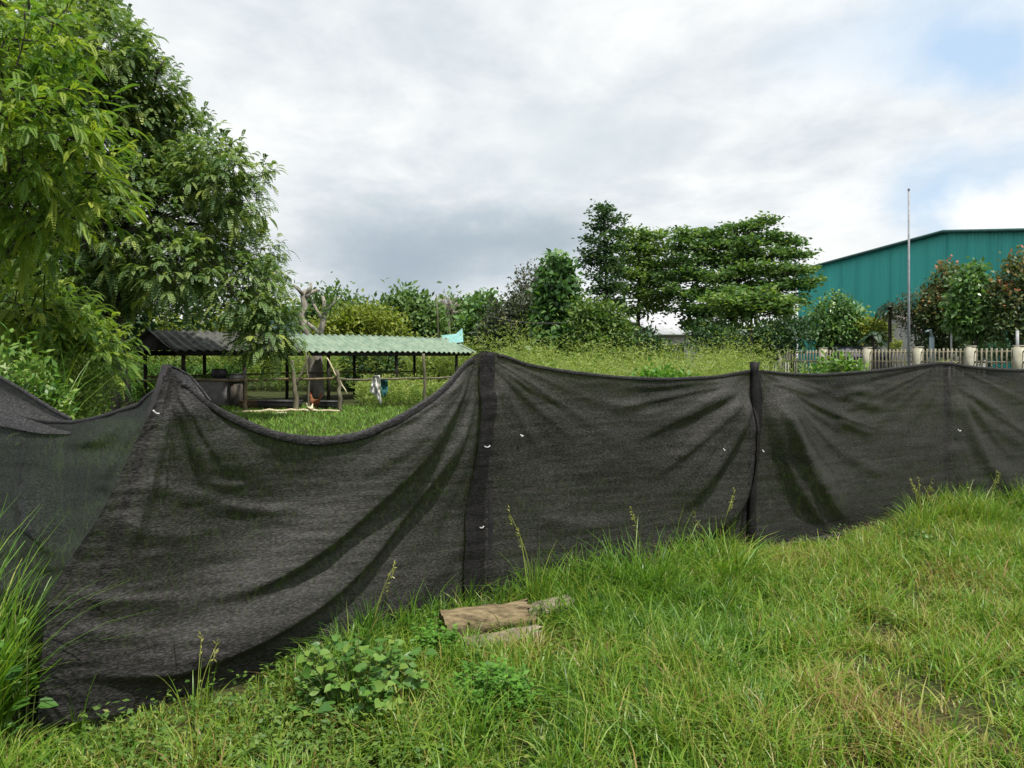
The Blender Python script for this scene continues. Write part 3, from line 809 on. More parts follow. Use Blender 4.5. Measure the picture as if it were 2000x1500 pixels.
log('tan cracked log lying in the grass at the foot of the net', lp(864, 1230, 4.12), lp(1030, 1200, 4.28), .095, 'log', 3, True)
log('grey log end half hidden behind the tan log', lp(1010, 1208, 4.44), lp(1112, 1180, 4.56), .066, 'log_grey', 9)
log('thin weathered log lying under the tan log', lp(905, 1268, 3.98), lp(1052, 1238, 4.12), .058, 'log_grey', 15)
log('pale log end in the bottom left corner of the bank', lp(-60, 1446, 3.02), lp(62, 1440, 3.06), .05, 'log', 21)

# ---------------------------------------------------------------- trees
def px_lobes(lobes, d, flat=1.0):
    out = []
    for l in lobes:
        px, py, r = l[:3]; dd = l[3] if len(l) > 3 else RNG.uniform(-.25, .25) * r / F * d
        fz = l[4] if len(l) > 4 else flat
        R = r / F * d
        out.append((P(px, py, d + dd), np.array([R, R, R * fz])))
    return out


def crown(mb, lobes, ncl, k, L, Wd, sig, tone=.45, shell=(.5, 1.03), flatleaf=0., tvar=.17, droop=0., up_tone=0.):
    w = np.array([r[0] * r[2] for _, r in lobes]); w /= w.sum()
    idx = RNG.choice(len(lobes), ncl, p=w)
    Cc = np.array([c for c, _ in lobes])[idx]; Rr = np.array([r for _, r in lobes])[idx]
    u = unit(RNG.normal(0, 1, (ncl, 3))); rad = RNG.uniform(shell[0] ** 2, shell[1] ** 2, ncl) ** .5
    c = Cc + u * Rr * rad[:, None]; c[:, 2] = np.maximum(c[:, 2], .1)
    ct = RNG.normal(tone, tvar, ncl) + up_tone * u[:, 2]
    lc = np.repeat(c, k, 0) + RNG.normal(0, sig, (ncl * k, 3)) * np.array([1, 1, 1 - .75 * flatleaf])
    lu = np.repeat(u, k, 0); n = len(lc)
    dr = unit(lu * .8 + RNG.normal(0, .8, (n, 3)) - np.array([0, 0, droop])); nn = unit(lu * .4 + RNG.normal(0, .55, (n, 3)) + np.array([0, 0, .7 + flatleaf * 1.5]))
    if flatleaf: dr[:, 2] *= 1 - .8 * flatleaf
    lc[:, 2] = np.maximum(lc[:, 2], .03)
    leaves(mb, lc, dr, nn, L * RNG.uniform(.65, 1.3, n), Wd * RNG.uniform(.7, 1.2, n), np.clip(np.repeat(ct, k) + RNG.normal(0, .09, n), 0, 1), .08)


def wiggle(a, b, n=8, amp=.05):
    a = np.asarray(a, float); b = np.asarray(b, float); s = np.linspace(0, 1, n)[:, None]
    l = np.linalg.norm(b - a)
    return a + (b - a) * s + RNG.normal(0, amp * l / 3, (n, 3)) * np.sin(s * math.pi) + np.array([0, 0, .06 * l]) * np.sin(s * math.pi)


def trunk(mb, base, top, r0, lobes, nl=9, r1=None, limb=.35, start=(.35, .95)):
    q = wiggle(base, top, 14, .03); r1 = r1 or r0 * .3
    rad = np.linspace(r0, r1, 14); rad[0] *= 1.35; rad[1] *= 1.1
    tube(mb, q, rad, 10)
    cs = [c for c, _ in lobes]; idx = RNG.permutation(len(cs))[:nl]
    for i in idx:
        t = RNG.uniform(*start); s = int(t * 13); b = q[s]
        g = wiggle(b, cs[i] + RNG.normal(0, .1, 3) * lobes[i][1], 9, .12)
        tube(mb, g, np.linspace(rad[s] * limb * 1.4, rad[s] * .08, 9), 6)
        for _ in range(3):
            k = RNG.integers(3, 8); e = g[k] + np.clip(RNG.normal(0, 1, 3), -1, 1) * lobes[i][1] * .45
            tube(mb, wiggle(g[k], e, 6, .15), np.linspace(rad[s] * limb * .5, rad[s] * .04, 6), 5)


def tree(label, px, d, lobes_px, mat, r0, n, k, L, Wd, sig, name='tree', top=None, bark='bark', nl=8, cat='tree', group=None, trunk_px=None, flat=1., **kw):
    lobes = px_lobes(lobes_px, d, flat); base = G(px, d)
    r = thing(name, label, cat, base, group)
    mb = MB(); tp = np.mean([c for c, _ in lobes], 0) if top is None else P(top[0], top[1], d)
    trunk(mb, base - np.array([0, 0, .1]), tp, r0, lobes, nl); mb.build('trunk', M[bark], r, smooth=True)
    mb = MB(); crown(mb, lobes, n, k, L, Wd, sig, **kw); mb.build('crown', M[mat], r)
    return r


def fronds(mb, p, d, L, Wd, m=12, tone=.5, sag=.55):
    n = len(p); d = unit(d); up = np.array([0, 0, 1.])
    s = unit(np.cross(d, up) + 1e-4); t = (np.arange(m) + .6) / m
    L = np.broadcast_to(L, (n,)); Wd = np.broadcast_to(Wd, (n,))
    sag = np.broadcast_to(np.asarray(sag, float).ravel(), (n,))[:, None]
    pos = p[:, None] + d[:, None] * (L[:, None, None] * (t - .18 * t * t)[None, :, None]) - up * (L[:, None] * sag * t[None] ** 2)[..., None]
    tan = unit(d[:, None] * (1 - .36 * t)[None, :, None] - up * (2 * sag * t[None])[..., None])
    prof = np.minimum(1, .45 + 2.4 * t) * np.minimum(1, .25 + 2.2 * (1 - t))
    lt = np.repeat(np.broadcast_to(tone, (n,)), m)
    for sg in (-1, 1):
        dl = unit(s[:, None] * sg + tan * .45 - up * .12)
        nn = np.cross(dl, tan); nn = nn * np.sign(nn[..., 2:3] + 1e-6)
        ll = Wd[:, None] * .62 * prof[None]
        leaves(mb, pos.reshape(-1, 3), dl.reshape(-1, 3), nn.reshape(-1, 3), ll.ravel(), np.repeat(L / m * 1.25, m), np.clip(lt, 0, 1), .0)


def feathered(label, base, top, lobes, mat, r0, ntwig, L, Wd, m=11, tone=.45, name='feathered_tree', nl=10, per=7, sag=(.35, .8), twig=.35, bark='bark', front=0.):
    r = thing(name, label, 'tree', base)
    mb = MB(); trunk(mb, base - np.array([0, 0, .1]), top, r0, lobes, nl, start=(.3, .95)); 
    w = np.array([q[0] ** 2 for _, q in lobes]); w /= w.sum(); idx = RNG.choice(len(lobes), ntwig, p=w)
    Cc = np.array([c for c, _ in lobes])[idx]; Rr = np.array([q for _, q in lobes])[idx]
    u = unit(RNG.normal(0, 1, (ntwig, 3)) + np.array([0, -front, .15])); rad = RNG.uniform(.35, 1.0, ntwig) ** .5
    c = Cc + u * Rr * rad[:, None]; c[:, 2] = np.maximum(c[:, 2], .3)
    o = unit(u + RNG.normal(0, .45, (ntwig, 3)) + np.array([0, 0, .15]))
    for i in range(0, ntwig, 6):
        e = c[i] + o[i] * twig; b = c[i] - o[i] * Rr[i][0] * .5
        tube(mb, wiggle(b, e, 6, .1), np.linspace(.011, .004, 6), 4)
    mb.build('trunk', M[bark], r, smooth=True)
    ct = RNG.normal(tone, .2, ntwig)
    q = np.tile(np.linspace(0, 1, per), ntwig)
    p = np.repeat(c, per, 0) + np.repeat(o, per, 0) * (q * twig)[:, None]
    n = len(p); od = np.repeat(o, per, 0)
    side = unit(np.cross(od, [0, 0, 1.]) + 1e-4) * np.where(np.arange(n) % 2, 1, -1)[:, None]
    d = unit(od * (.35 + q[:, None]) + side * RNG.uniform(.5, 1.1, (n, 1)) * (1.15 - q[:, None]) + RNG.normal(0, .22, (n, 3)) + np.array([0, 0, .1]))
    mb = MB(); fronds(mb, p, d, L * RNG.uniform(.65, 1.2, n), Wd * RNG.uniform(.8, 1.15, n), m, np.repeat(ct, per) + RNG.normal(0, .08, n), RNG.uniform(*sag, n)[:, None])
    mb.build('crown', M[mat], r)
    return r


# big feathered tree over the shed
LB = [(70, 20, 180), (170, 130, 150), (270, 190, 105), (215, 270, 150), (340, 290, 115), (420, 335, 85), (470, 400, 65), (380, 420, 140), (490, 500, 80),
      (300, 440, 170), (530, 545, 52), (485, 575, 86), (350, 530, 95), (530, 640, 74), (515, 660, 66), (535, 690, 55), (545, 600, 40), (160, 500, 150), (60, 380, 160), (40, 200, 170), (250, 545, 85), (-40, 560, 140), (110, 570, 100), (320, 120, 30), (505, 345, 30), (-120, 150, 200), (-120, 400, 180)]
lobes = px_lobes([(a, b, max(r - 26, 16), RNG.uniform(-1.6, 1.6)) for a, b, r in LB], 20)
feathered('huge dark feathery leaved tree spreading over the left end of the shed', G(232, 20), P(190, 250, 20), lobes, 'acacia', .33, 8200, .36, .10, 7, .55, per=6, nl=16, twig=.34)
# inner leaves that close the crown
# nearer, brighter tree at the left edge
LA = [(-60, 160, 150), (40, 230, 130), (110, 330, 105), (150, 390, 60), (60, 410, 85), (-40, 400, 130), (20, 70, 120), (140, 230, 70), (10, 330, 120), (170, 330, 40), (-130, 300, 180)]
lobes = px_lobes([(a, b, r * .9, RNG.uniform(-.6, .6)) for a, b, r in LA], 7.4)
feathered('bright yellow green feathery tree nearest at the left edge', G(-190, 7.6), P(-90, 330, 7.4), lobes, 'acacia_near', .10, 640, .23, .055, 16, .55, per=7, nl=8, sag=(.2, .75))
LY = [(70, 610, 50), (110, 640, 50), (150, 665, 42), (178, 690, 36), (208, 704, 20), (120, 700, 40)]
lobes = px_lobes([(a, b, r * .9, RNG.uniform(-.4, .4)) for a, b, r in LY], 9.0)
feathered('young feathery tree drooping beside the dark trunk left of the shed', G(60, 9.2), P(90, 600, 9.0), lobes, 'acacia_near', .05, 300, .24, .06, 11, .55, per=7, nl=6, name='young_tree')

# undergrowth left, between the net and the trees
tree('brown green tangled shrub between the dark trunk and the net', 150, 8.4, [(130, 740, 50), (175, 760, 48), (110, 790, 55), (150, 820, 55)], 'tallweed', .02, 520, 9, .05, .026, .05, name='shrub', nl=5, cat='shrub', tone=.3)
tree('sunny yellow green leafy shrub above the folded net at the left edge', 40, 6.4, [(20, 700, 45), (60, 760, 42), (85, 800, 45), (0, 760, 60), (40, 820, 60)], 'weed', .015, 260, 8, .085, .034, .06, name='shrub', nl=5, cat='shrub', tone=.75)
r = thing('tall_grass_clump', 'tall broad bladed grass standing above the left shrub', 'grass', G(20, 6.9))
n = 220; a = RNG.uniform(0, 6.28, n); o = G(20, 6.9); mb = MB()
blades(mb, o + np.stack([RNG.normal(0, .3, n), RNG.normal(0, .15, n), np.zeros(n)], -1), RNG.uniform(1.2, 2.05, n), RNG.uniform(.012, .026, n), RNG.uniform(.08, .5, n), a, RNG.uniform(.3, .75, n), 6)
mb.build('blades', M['grass'], r)

# ---------------------------------------------------------------- shed
sA = np.array([-11.3, 23.0, 0]); sx_ = np.array([.651, .759, 0]); sf = np.array([.759, -.651, 0]); UPV = np.array([0, 0, 1.])
SL = 13.15


def sp(s, w, z): return sA + sx_ * s + sf * w + UPV * z


shed = thing('open_shed', 'long open sided shed with a green corrugated roof beyond the lawn', 'shed', sp(SL / 2, 0, 0))


def roof_sheet(s0, s1, side, mat, label, cut=None):
    ns = int((s1 - s0) / .28 * 8); s = np.linspace(s0, s1, ns); t = np.linspace(0, 1, 9)
    S, T_ = np.meshgrid(s, t, indexing='ij')
    z = 2.43 - .62 * T_ + .034 * np.cos(S / .28 * 2 * math.pi) + .012 * np.sin(S * .9) - .02 * np.sin(T_ * math.pi) - .014 * (T_ > .5)
    V = sA + sx_ * S[..., None] + sf * (side * 1.62 * T_)[..., None] + UPV * z[..., None]
    mb = MB(); mb.add(V, grid_faces(ns, 9)); o = mb.build('roof', M[mat], shed, smooth=True)
    md = o.modifiers.new('thickness', 'SOLIDIFY'); md.thickness = .012
    return tag(o, label)


roof_sheet(0, 4.6, 1, 'roof_old_shaded', 'weathered grey roof half with tree shade put into its colour'); roof_sheet(4.605, SL, 1, 'roof_green', 'faded green corrugated roof half')
roof_sheet(0, 4.6, -1, 'roof_old_shaded', None); roof_sheet(4.605, SL, -1, 'roof_green', None)
ang = math.atan2(sx_[1], sx_[0])
mb = MB(); box(mb, sp(SL / 2, 1.5, 1.72), (SL - .4, .05, .16), ang); box(mb, sp(SL / 2, -1.5, 1.72), (SL - .4, .05, .16), ang)
box(mb, sp(SL / 2, 0, 2.33), (SL - .2, .08, .1), ang)
mb.build('eave_beam', M['shed_wood'], shed)
for s in (.12, 4.4, 8.8, SL - .12):
    mb = MB(); V = np.array([sp(s, -1.55, 1.8), sp(s, 1.55, 1.8), sp(s, 0, 2.38), sp(s + .05, -1.55, 1.8), sp(s + .05, 1.55, 1.8), sp(s + .05, 0, 2.38)])
    mb.add(V, [[0, 1, 4, 3], [1, 2, 5, 4], [2, 0, 3, 5]], [[0, 2, 1], [3, 4, 5]])
    mb.build('gable_board', M['shed_wood'], shed)
for s in (.5, 2.5, 5.75, 8.9, 12.2):
    for w in (1.32, -1.32):
        mb = MB(); b = sp(s, w, -.1); tube(mb, [b, b + UPV * .9 + sf * .02, b + UPV * 1.92], .062, 8); mb.build('post', M['shed_wood'], shed, smooth=True)
mb = MB(); tube(mb, [sp(.5, -1.2, .95), sp(6, -1.2, .98), sp(12.2, -1.2, .95)], .035, 6); mb.build('back_rail', M['pole_brown'], shed, smooth=True)

mb = MB()
V = np.array([P(862, 655, 33.2), P(903, 641, 33.4), P(905, 668, 32.6), P(872, 672, 32.2), P(880, 664, 32.6), P(890, 652, 33.1)])
mb.add(np.vstack([V, V + np.array([0, .04, -.015])]), None, [[0, 5, 4], [5, 1, 2], [5, 2, 4], [4, 2, 3], [0, 4, 3], [6, 10, 11], [11, 8, 7], [11, 10, 8], [10, 9, 8], [6, 9, 10]])
o = mb.build('tarp', M['teal_tarp'], None, origin=V.mean(0)); tag(o, 'small teal tarp pulled over the right end of the shed roof', 'tarp')

# ---------------------------------------------------------------- pen rail in front of the shed
dp_ = 21.5
pen = thing('pole_fence', 'rustic pole fence with one top rail in front of the shed', 'fence', G(600, dp_))


def ppole(x0, y0, x1, y1, r0, r1, mat, name, d0=dp_, d1=dp_, parent=pen, label=None):
    mb = MB(); tube(mb, (lambda A, B: A + (B - A) * np.linspace(0, 1, 10)[:, None] + RNG.normal(0, .012, (10, 3)))(P(x0, y0, d0), P(x1, y1, d1)), np.linspace(r0, r1, 10), 8)
    return tag(mb.build(name, M[mat], parent, smooth=True), label)


ppole(579, 812, 571, 705, .085, .05, 'pole_wood', 'post'); ppole(578, 752, 604, 694, .04, .025, 'pole_wood', 'post', label='slanting fork of the forked post')
ppole(665, 808, 659, 722, .065, .05, 'pole_wood', 'post', label='pale post with a bleached top'); ppole(832, 808, 827, 690, .05, .04, 'pole_wood', 'post')
ppole(478, 812, 481, 735, .05, .045, 'pole_brown', 'post'); ppole(318, 812, 316, 730, .05, .04, 'pole_brown', 'post'); ppole(606, 812, 597, 690, .03, .025, 'pole_wood', 'post', d0=23.5, d1=23.5)
ppole(200, 745, 400, 741, .035, .035, 'pole_brown', 'rail', dp_ + .1, dp_ + .1); ppole(390, 744, 660, 739, .04, .032, 'pole_brown', 'rail', dp_ + .1, dp_ + .1)
ppole(655, 742, 910, 737, .032, .028, 'pole_wood', 'rail', dp_ + .1, dp_ + .1, label='greenish top rail')
ppole(455, 806, 582, 801, .045, .04, 'bamboo', 'ground_pole', dp_ - .15, dp_ - .1, label='bleached pole on the ground'); ppole(572, 801, 664, 803, .04, .035, 'bamboo', 'ground_pole', dp_ - .1, dp_ - .15)
ppole(420, 822, 560, 806, .03, .03, 'bamboo', 'ground_pole', dp_ - .9, dp_ - .3)
o = ppole(639, 699, 677, 768, .022, .018, 'bamboo', 'leaning_stick', 22.2, 21.9, parent=None)
tag(o, 'thin pale stick leaning across the top rail of the pole fence', 'stick')


def trough(label, px, py, w, dpt, h, d, mat='black_plastic'):
    c = P(px, py, d); r = thing('feeding_trough', label, 'trough', (c[0], c[1], 0)); mb = MB(); z = c[2]
    W2, D2 = w / 2, dpt / 2; o = np.array([[-W2, -D2], [W2, -D2], [W2, D2], [-W2, D2]]); V = []
    for k, zz in ((.86, 0), (1, h), (.9, h), (.78, .05)): V += [[c[0] + a * k, c[1] + b * k, max(z, 0) + zz] for a, b in o]
    Q = [[3, 2, 1, 0]]
    for l in range(3):
        for i in range(4): j = (i + 1) % 4; Q.append([l * 4 + i, l * 4 + j, l * 4 + 4 + j, l * 4 + 4 + i])
    Q.append([12, 13, 14, 15]); mb.add(V, Q); mb.build('basin', M[mat], r)
    mb = MB(); q = np.array([V[4 + i] for i in (0, 1, 2, 3, 0)]); tube(mb, q, .02, 6); mb.build('rim', M[mat], r)
    return r


trough('long black trough left of the brown hen', 548, 800, 1.25, .5, .26, 22.6); trough('black trough between the brown hen and the pale post', 642, 800, .8, .5, .24, 22.7)
trough('muddy brown trough left of the forked post', 500, 798, .9, .5, .24, 22.9, 'mud')
# concrete basin with black pots behind the rail
r = thing('concrete_basin', 'grey concrete basin behind the rail near the corner post', 'basin', G(425, 24))
mb = MB(); box(mb, P(420, 757, 24) * np.array([1, 1, 0]) + np.array([0, 0, .42]), (1.15, .7, .84), .3); mb.build('body', M['concrete'], r)
mb = MB(); box(mb, P(420, 757, 24) * np.array([1, 1, 0]) + np.array([0, 0, .87]), (1.25, .8, .06), .3); mb.build('rim', M['concrete'], r)
for px, lb in ((428, 'round black pot on the left side of the concrete basin'), (462, 'round black pot right of the concrete basin, on a stump')):
    d = 24.0 if px < 440 else 23.8
    c = G(px, d, .9 if px < 440 else .75); r = thing('black_pot', lb, 'pot', c); mb = MB()
    q = np.array([[0, 0, 0], [0, 0, .03], [0, 0, .12], [0, 0, .22], [0, 0, .28], [0, 0, .3]]) + c
    tube(mb, q, [.16, .2, .25, .24, .2, .21], 16); mb.build('body', M['black_plastic'], r, smooth=True)
    th = np.linspace(0, 6.283, 17); mb = MB(); tube(mb, c + np.stack([np.cos(th) * .21, np.sin(th) * .21, th * 0 + .3], -1), .015, 6); mb.build('rim', M['black_plastic'], r)
mb = MB(); tube(mb, [G(462, 23.8, -.1), G(462, 23.8, .4), G(462, 23.8, .75)], [.24, .2, .2], 12)
tag(mb.build('stump', M['bark'], origin=G(462, 23.8)), 'short dark stump carrying the right black pot', 'stump')


def hen(label, px, d, s, mat, face):
    c = G(px, d); r = thing('hen', label, 'hen', c); X = np.array([math.cos(face), math.sin(face), 0])
    def pt(a, z): return c + X * a * s + UPV * z * s
    mb = MB(); tube(mb, [pt(-.26, .36), pt(-.2, .33), pt(-.12, .27), pt(0, .235), pt(.1, .245), pt(.16, .3), pt(.19, .38), pt(.21, .43), pt(.235, .455), pt(.265, .45)],
                    np.array([.012, .045, .085, .11, .1, .07, .042, .036, .04, .016]) * s, 12); mb.build('body', M[mat], r, smooth=True)
    mb = MB()
    for k in range(7):
        a = (k - 3) * .12; tube(mb, [pt(-.2, .33), pt(-.29, .40 + .02 * k), pt(-.33 - .01 * k, .37 + .035 * k)], np.array([.02, .018, .005]) * s, 5, squash=.4)
    mb.build('tail', M[mat], r)
    mb = MB(); tube(mb, [pt(.2, .49), pt(.23, .52), pt(.26, .49)], np.array([.008, .016, .006]) * s, 6, squash=.5); mb.build('comb', M['comb'], r)
    mb = MB(); tube(mb, [pt(.25, .43), pt(.255, .40)], np.array([.012, .008]) * s, 6); mb.build('wattle', M['comb'], r)
    mb = MB(); tube(mb, [pt(.26, .452), pt(.3, .44)], np.array([.012, .003]) * s, 6); mb.build('beak', M['beak'], r)
    Y = np.array([-X[1], X[0], 0])
    for sg in (-1, 1):
        mb = MB(); b = pt(.02, 0) + Y * .05 * sg * s
        tube(mb, [b + UPV * .16 * s, b + UPV * .08 * s - X * .01 * s, b + UPV * .008], .009 * s, 6)
        for k in (-.5, 0, .5): tube(mb, [b + UPV * .008, b + UPV * .006 + (X + Y * k) * .05 * s], .006 * s, 5)
        mb.build('leg', M['beak'], r)


hen('brown hen pecking between the two black troughs', 615, 21.95, 1.0, 'hen', 2.4)
hen('small buff chick beside the ground pole before the brown hen', 606, 21.0, .55, 'hen_pale', 1.3)


def hanging(label, poly, d, mat, name='hanging_cloth', seed=1):
    """a rag hung over the rail: crumpled strip"""
    poly = np.asarray(poly, float); y = np.linspace(poly[0, 1], poly[-1, 1], 26)
    a = np.interp(y, poly[:, 1], poly[:, 0]); b = np.interp(y, poly[:, 1], poly[:, 2]); t = np.linspace(0, 1, 14)
    X = a[:, None] + (b - a)[:, None] * t; Y = np.repeat(y[:, None], 14, 1)
    dd = d + (fbm(X / 5, Y / 13, seed, 2) - .5) * .5
    mb = MB(); mb.add(P(X, Y, dd), grid_faces(26, 14)); o = mb.build(name, M[mat], origin=P(poly[0, 0], poly[0, 1], d), smooth=True)
    o.modifiers.new('thickness', 'SOLIDIFY').thickness = .006
    return tag(o, label, 'cloth')


hanging('dirty white rag hanging in folds from the top rail', [(730, 733, 742), (726, 748, 743), (722, 764, 742), (736, 775, 744), (741, 786, 746), (743, 790, 745)], 21.4, 'white_cloth', seed=4)
hanging('dark teal cloth hanging behind the white rag', [(743, 738, 757), (744, 760, 758), (746, 774, 754)], 21.7, 'teal_cloth', seed=8)

# lawn between the net and the pen, seen over and through the net
n = 90000; px = RNG.uniform(-300, 2300, n); d = np.sqrt(RNG.uniform(4.0 ** 2, 24 ** 2, n)); ok = (d > D(px) + .15)
px, d = px[ok], d[ok]; x = (px - 1000) / F * d; n = len(x); mb = MB()
blades(mb, np.stack([x, d, ground_z(x, d) - .01], -1), RNG.uniform(.06, .17, n), RNG.uniform(.012, .03, n), RNG.uniform(.2, 1.2, n), RNG.uniform(0, 6.28, n), np.clip(RNG.normal(.5, .2, n) + .4 * (fbm(x, d, 3) - .5), 0, 1), seg=2)
tag(mb.build('lawn', M['lawn']), 'bright green lawn between the net and the pole fence', 'lawn', kind='stuff')


# ---------------------------------------------------------------- weeds behind the net
def weedbank(npl, pxr, dr, hr, mat, name, label, leafL=.06):
    mb = MB(); px = RNG.uniform(*pxr, npl); d = RNG.uniform(*dr, npl); h = RNG.uniform(*hr, npl)
    h = h * (.55 + .9 * fbm(px / 38, d * .8, 17))
    b = np.stack([(px - 1000) / F * d, d, px * 0], -1)
    k = 38; t = RNG.random((npl, k)) ** .6; a = RNG.uniform(0, 6.28, (npl, k))
    ln = RNG.normal(0, .22, (npl, 2))
    pos = b[:, None] + np.stack([ln[:, :1] * h[:, None] * t ** 2, ln[:, 1:] * h[:, None] * t ** 2, h[:, None] * t], -1)
    rr = (.05 + .16 * (1 - t)) * h[:, None] * RNG.uniform(.3, 1.3, (npl, k))
    pos = pos + np.stack([np.cos(a) * rr, np.sin(a) * rr, rr * .5], -1)
    dr_ = np.stack([np.cos(a), np.sin(a), RNG.uniform(-.1, 1.2, (npl, k))], -1)
    tone = np.repeat(RNG.normal(.5, .17, npl), k) + RNG.normal(0, .06, npl * k) + .3 * (t.ravel() - .5)
    leaves(mb, pos.reshape(-1, 3), dr_.reshape(-1, 3), RNG.normal(0, 1, (npl * k, 3)) + np.array([0, -.3, .8]), leafL * RNG.uniform(.7, 1.8, npl * k), leafL * .22, np.clip(tone, 0, 1), .05)
    blades(mb, b, h * 1.04, .012, RNG.uniform(.05, .35, npl), np.arctan2(ln[:, 1], ln[:, 0]), np.clip(RNG.normal(.6, .15, npl), 0, 1), 4)
    return tag(mb.build(name, M[mat]), label, 'weeds', kind='stuff')


weedbank(4200, (985, 1492), (9.5, 15), (1.1, 1.7), 'tallweed', 'tall_weeds', 'bank of tall yellow green weeds behind the middle of the net', .05)
weedbank(500, (1500, 2200), (11, 16), (.7, 1.25), 'tallweed', 'low_weeds', 'lower weeds behind the far panels of the net', .08)
weedbank(1500, (150, 960), (34, 40), (1.2, 2.2), 'tallweed', 'far_weeds', 'yellow green weeds growing behind the shed', .2)
weedbank(700, (200, 470), (24.5, 31), (.5, 1.3), 'weed', 'shed_weeds', 'bright green weeds under and behind the left end of the shed', .16)
weedbank(400, (700, 980), (23, 27), (.4, .9), 'tallweed', 'pen_weeds', 'rough grassy weeds inside the right end of the pen', .12)
tree('bright leafy bush behind the net in front of the cream fence', 1640, 11, [(1640, 722, 28), (1600, 735, 26), (1665, 738, 28), (1620, 750, 40)], 'weed', .02, 130, 9, .1, .06, .07, name='bush', nl=3, cat='bush', tone=.75)
tree('vivid green low bush behind the sag of the middle panel', 1290, 8.4, [(1275, 752, 28), (1300, 750, 24), (1330, 760, 26)], 'fern', .015, 130, 9, .07, .045, .06, name='bush', nl=3, cat='bush', tone=.5)

# ---------------------------------------------------------------- trees beyond the shed
tree('rounded mid green tree rising behind the middle of the shed roof', 795, 50, [(785, 603, 30), (762, 615, 26), (815, 615, 30), (835, 635, 26), (775, 645, 36), (820, 655, 38), (750, 655, 30)], 'leaf_soft', .3, 520, 12, .42, .24, .42, tone=.5)
tree('yellow green bushy tree just above the shed roof', 700, 42, [(660, 640, 32), (700, 632, 32), (740, 640, 32), (640, 655, 30), (765, 655, 26), (700, 662, 46)], 'leaf_yellow', .2, 480, 12, .3, .17, .32, tone=.5)
tree('hazy green tree behind the pale pruned tree', 660, 66, [(640, 600, 34), (680, 612, 30), (715, 622, 28), (610, 610, 34), (660, 640, 46), (735, 628, 20)], 'leaf_soft', .3, 420, 12, .5, .28, .5, tone=.4)
tree('soft green tree between the thin bare tree and the broad leaved tree', 880, 60, [(875, 612, 26), (905, 620, 24), (860, 640, 28), (900, 650, 34)], 'leaf_soft', .25, 300, 12, .45, .25, .42, tone=.45)
tree('broad leaved bright tree beyond the right end of the shed', 943, 40, [(945, 596, 18), (932, 618, 24), (955, 625, 24), (925, 645, 26), (948, 660, 34)], 'leaf_bright', .16, 320, 9, .36, .24, .26, tone=.5)
tree('dark bushy tree with purplish leaves behind the black wire', 1025, 36, [(985, 620, 34), (1020, 605, 36), (1055, 620, 34), (1000, 650, 42), (1040, 655, 46), (970, 655, 30)], 'leaf_purple', .22, 640, 12, .22, .12, .28, tone=.42)
tree('wispy thin leaved tree left of the dense columnar tree', 1040, 39, [(1035, 550, 26), (1050, 575, 28), (1020, 580, 22), (1060, 545, 18)], 'leaf_purple', .12, 190, 9, .2, .1, .22, tone=.62)
tree('dense columnar tree with large dark leaves', 1090, 34, [(1082, 512, 14), (1097, 525, 15), (1080, 540, 22), (1098, 560, 25), (1078, 580, 28), (1106, 600, 26), (1085, 625, 38), (1110, 645, 32), (1090, 665, 40)], 'leaf_bright', .2, 620, 9, .36, .24, .22, tone=.3, droop=.4)
tree('bushy tree with its lit yellow green top put into the leaf colour, in front of the grey roofs', 1170, 32, [(1145, 615, 24), (1180, 625, 28), (1150, 650, 34), (1200, 655, 32), (1210, 680, 26), (1165, 680, 40)], 'leaf_mid', .14, 560, 11, .22, .13, .22, tone=.5, up_tone=.25)  # leaf tone lightens upwards: the lit top is put into the colour
tree('low dark bush before the white house wall', 1275, 33, [(1245, 668, 22), (1268, 680, 22), (1235, 688, 24), (1290, 696, 18)], 'leaf_dark', .1, 260, 10, .22, .13, .2, name='bush', cat='bush', tone=.35)
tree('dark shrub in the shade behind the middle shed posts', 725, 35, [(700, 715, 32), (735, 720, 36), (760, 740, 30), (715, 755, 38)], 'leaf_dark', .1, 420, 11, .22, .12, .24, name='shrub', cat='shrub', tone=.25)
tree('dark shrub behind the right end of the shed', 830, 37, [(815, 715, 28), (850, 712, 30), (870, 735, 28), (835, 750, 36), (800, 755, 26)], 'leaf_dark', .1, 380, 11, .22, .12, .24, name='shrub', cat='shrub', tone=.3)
tree('leafy green bush behind the weathered roof half', 350, 36, [(300, 655, 30), (345, 645, 28), (395, 650, 30), (430, 655, 30), (270, 675, 28), (480, 650, 30)], 'leaf_yellow', .12, 420, 11, .26, .15, .3, name='bush', cat='bush', tone=.42)
tree('dark background tree filling the gap under the big crown', 60, 28, [(0, 560, 80), (100, 590, 80), (190, 620, 70), (60, 660, 80), (-80, 620, 90), (270, 590, 50), (380, 585, 45), (480, 600, 45)], 'leaf_dark', .3, 900, 12, .3, .16, .4, tone=.3)

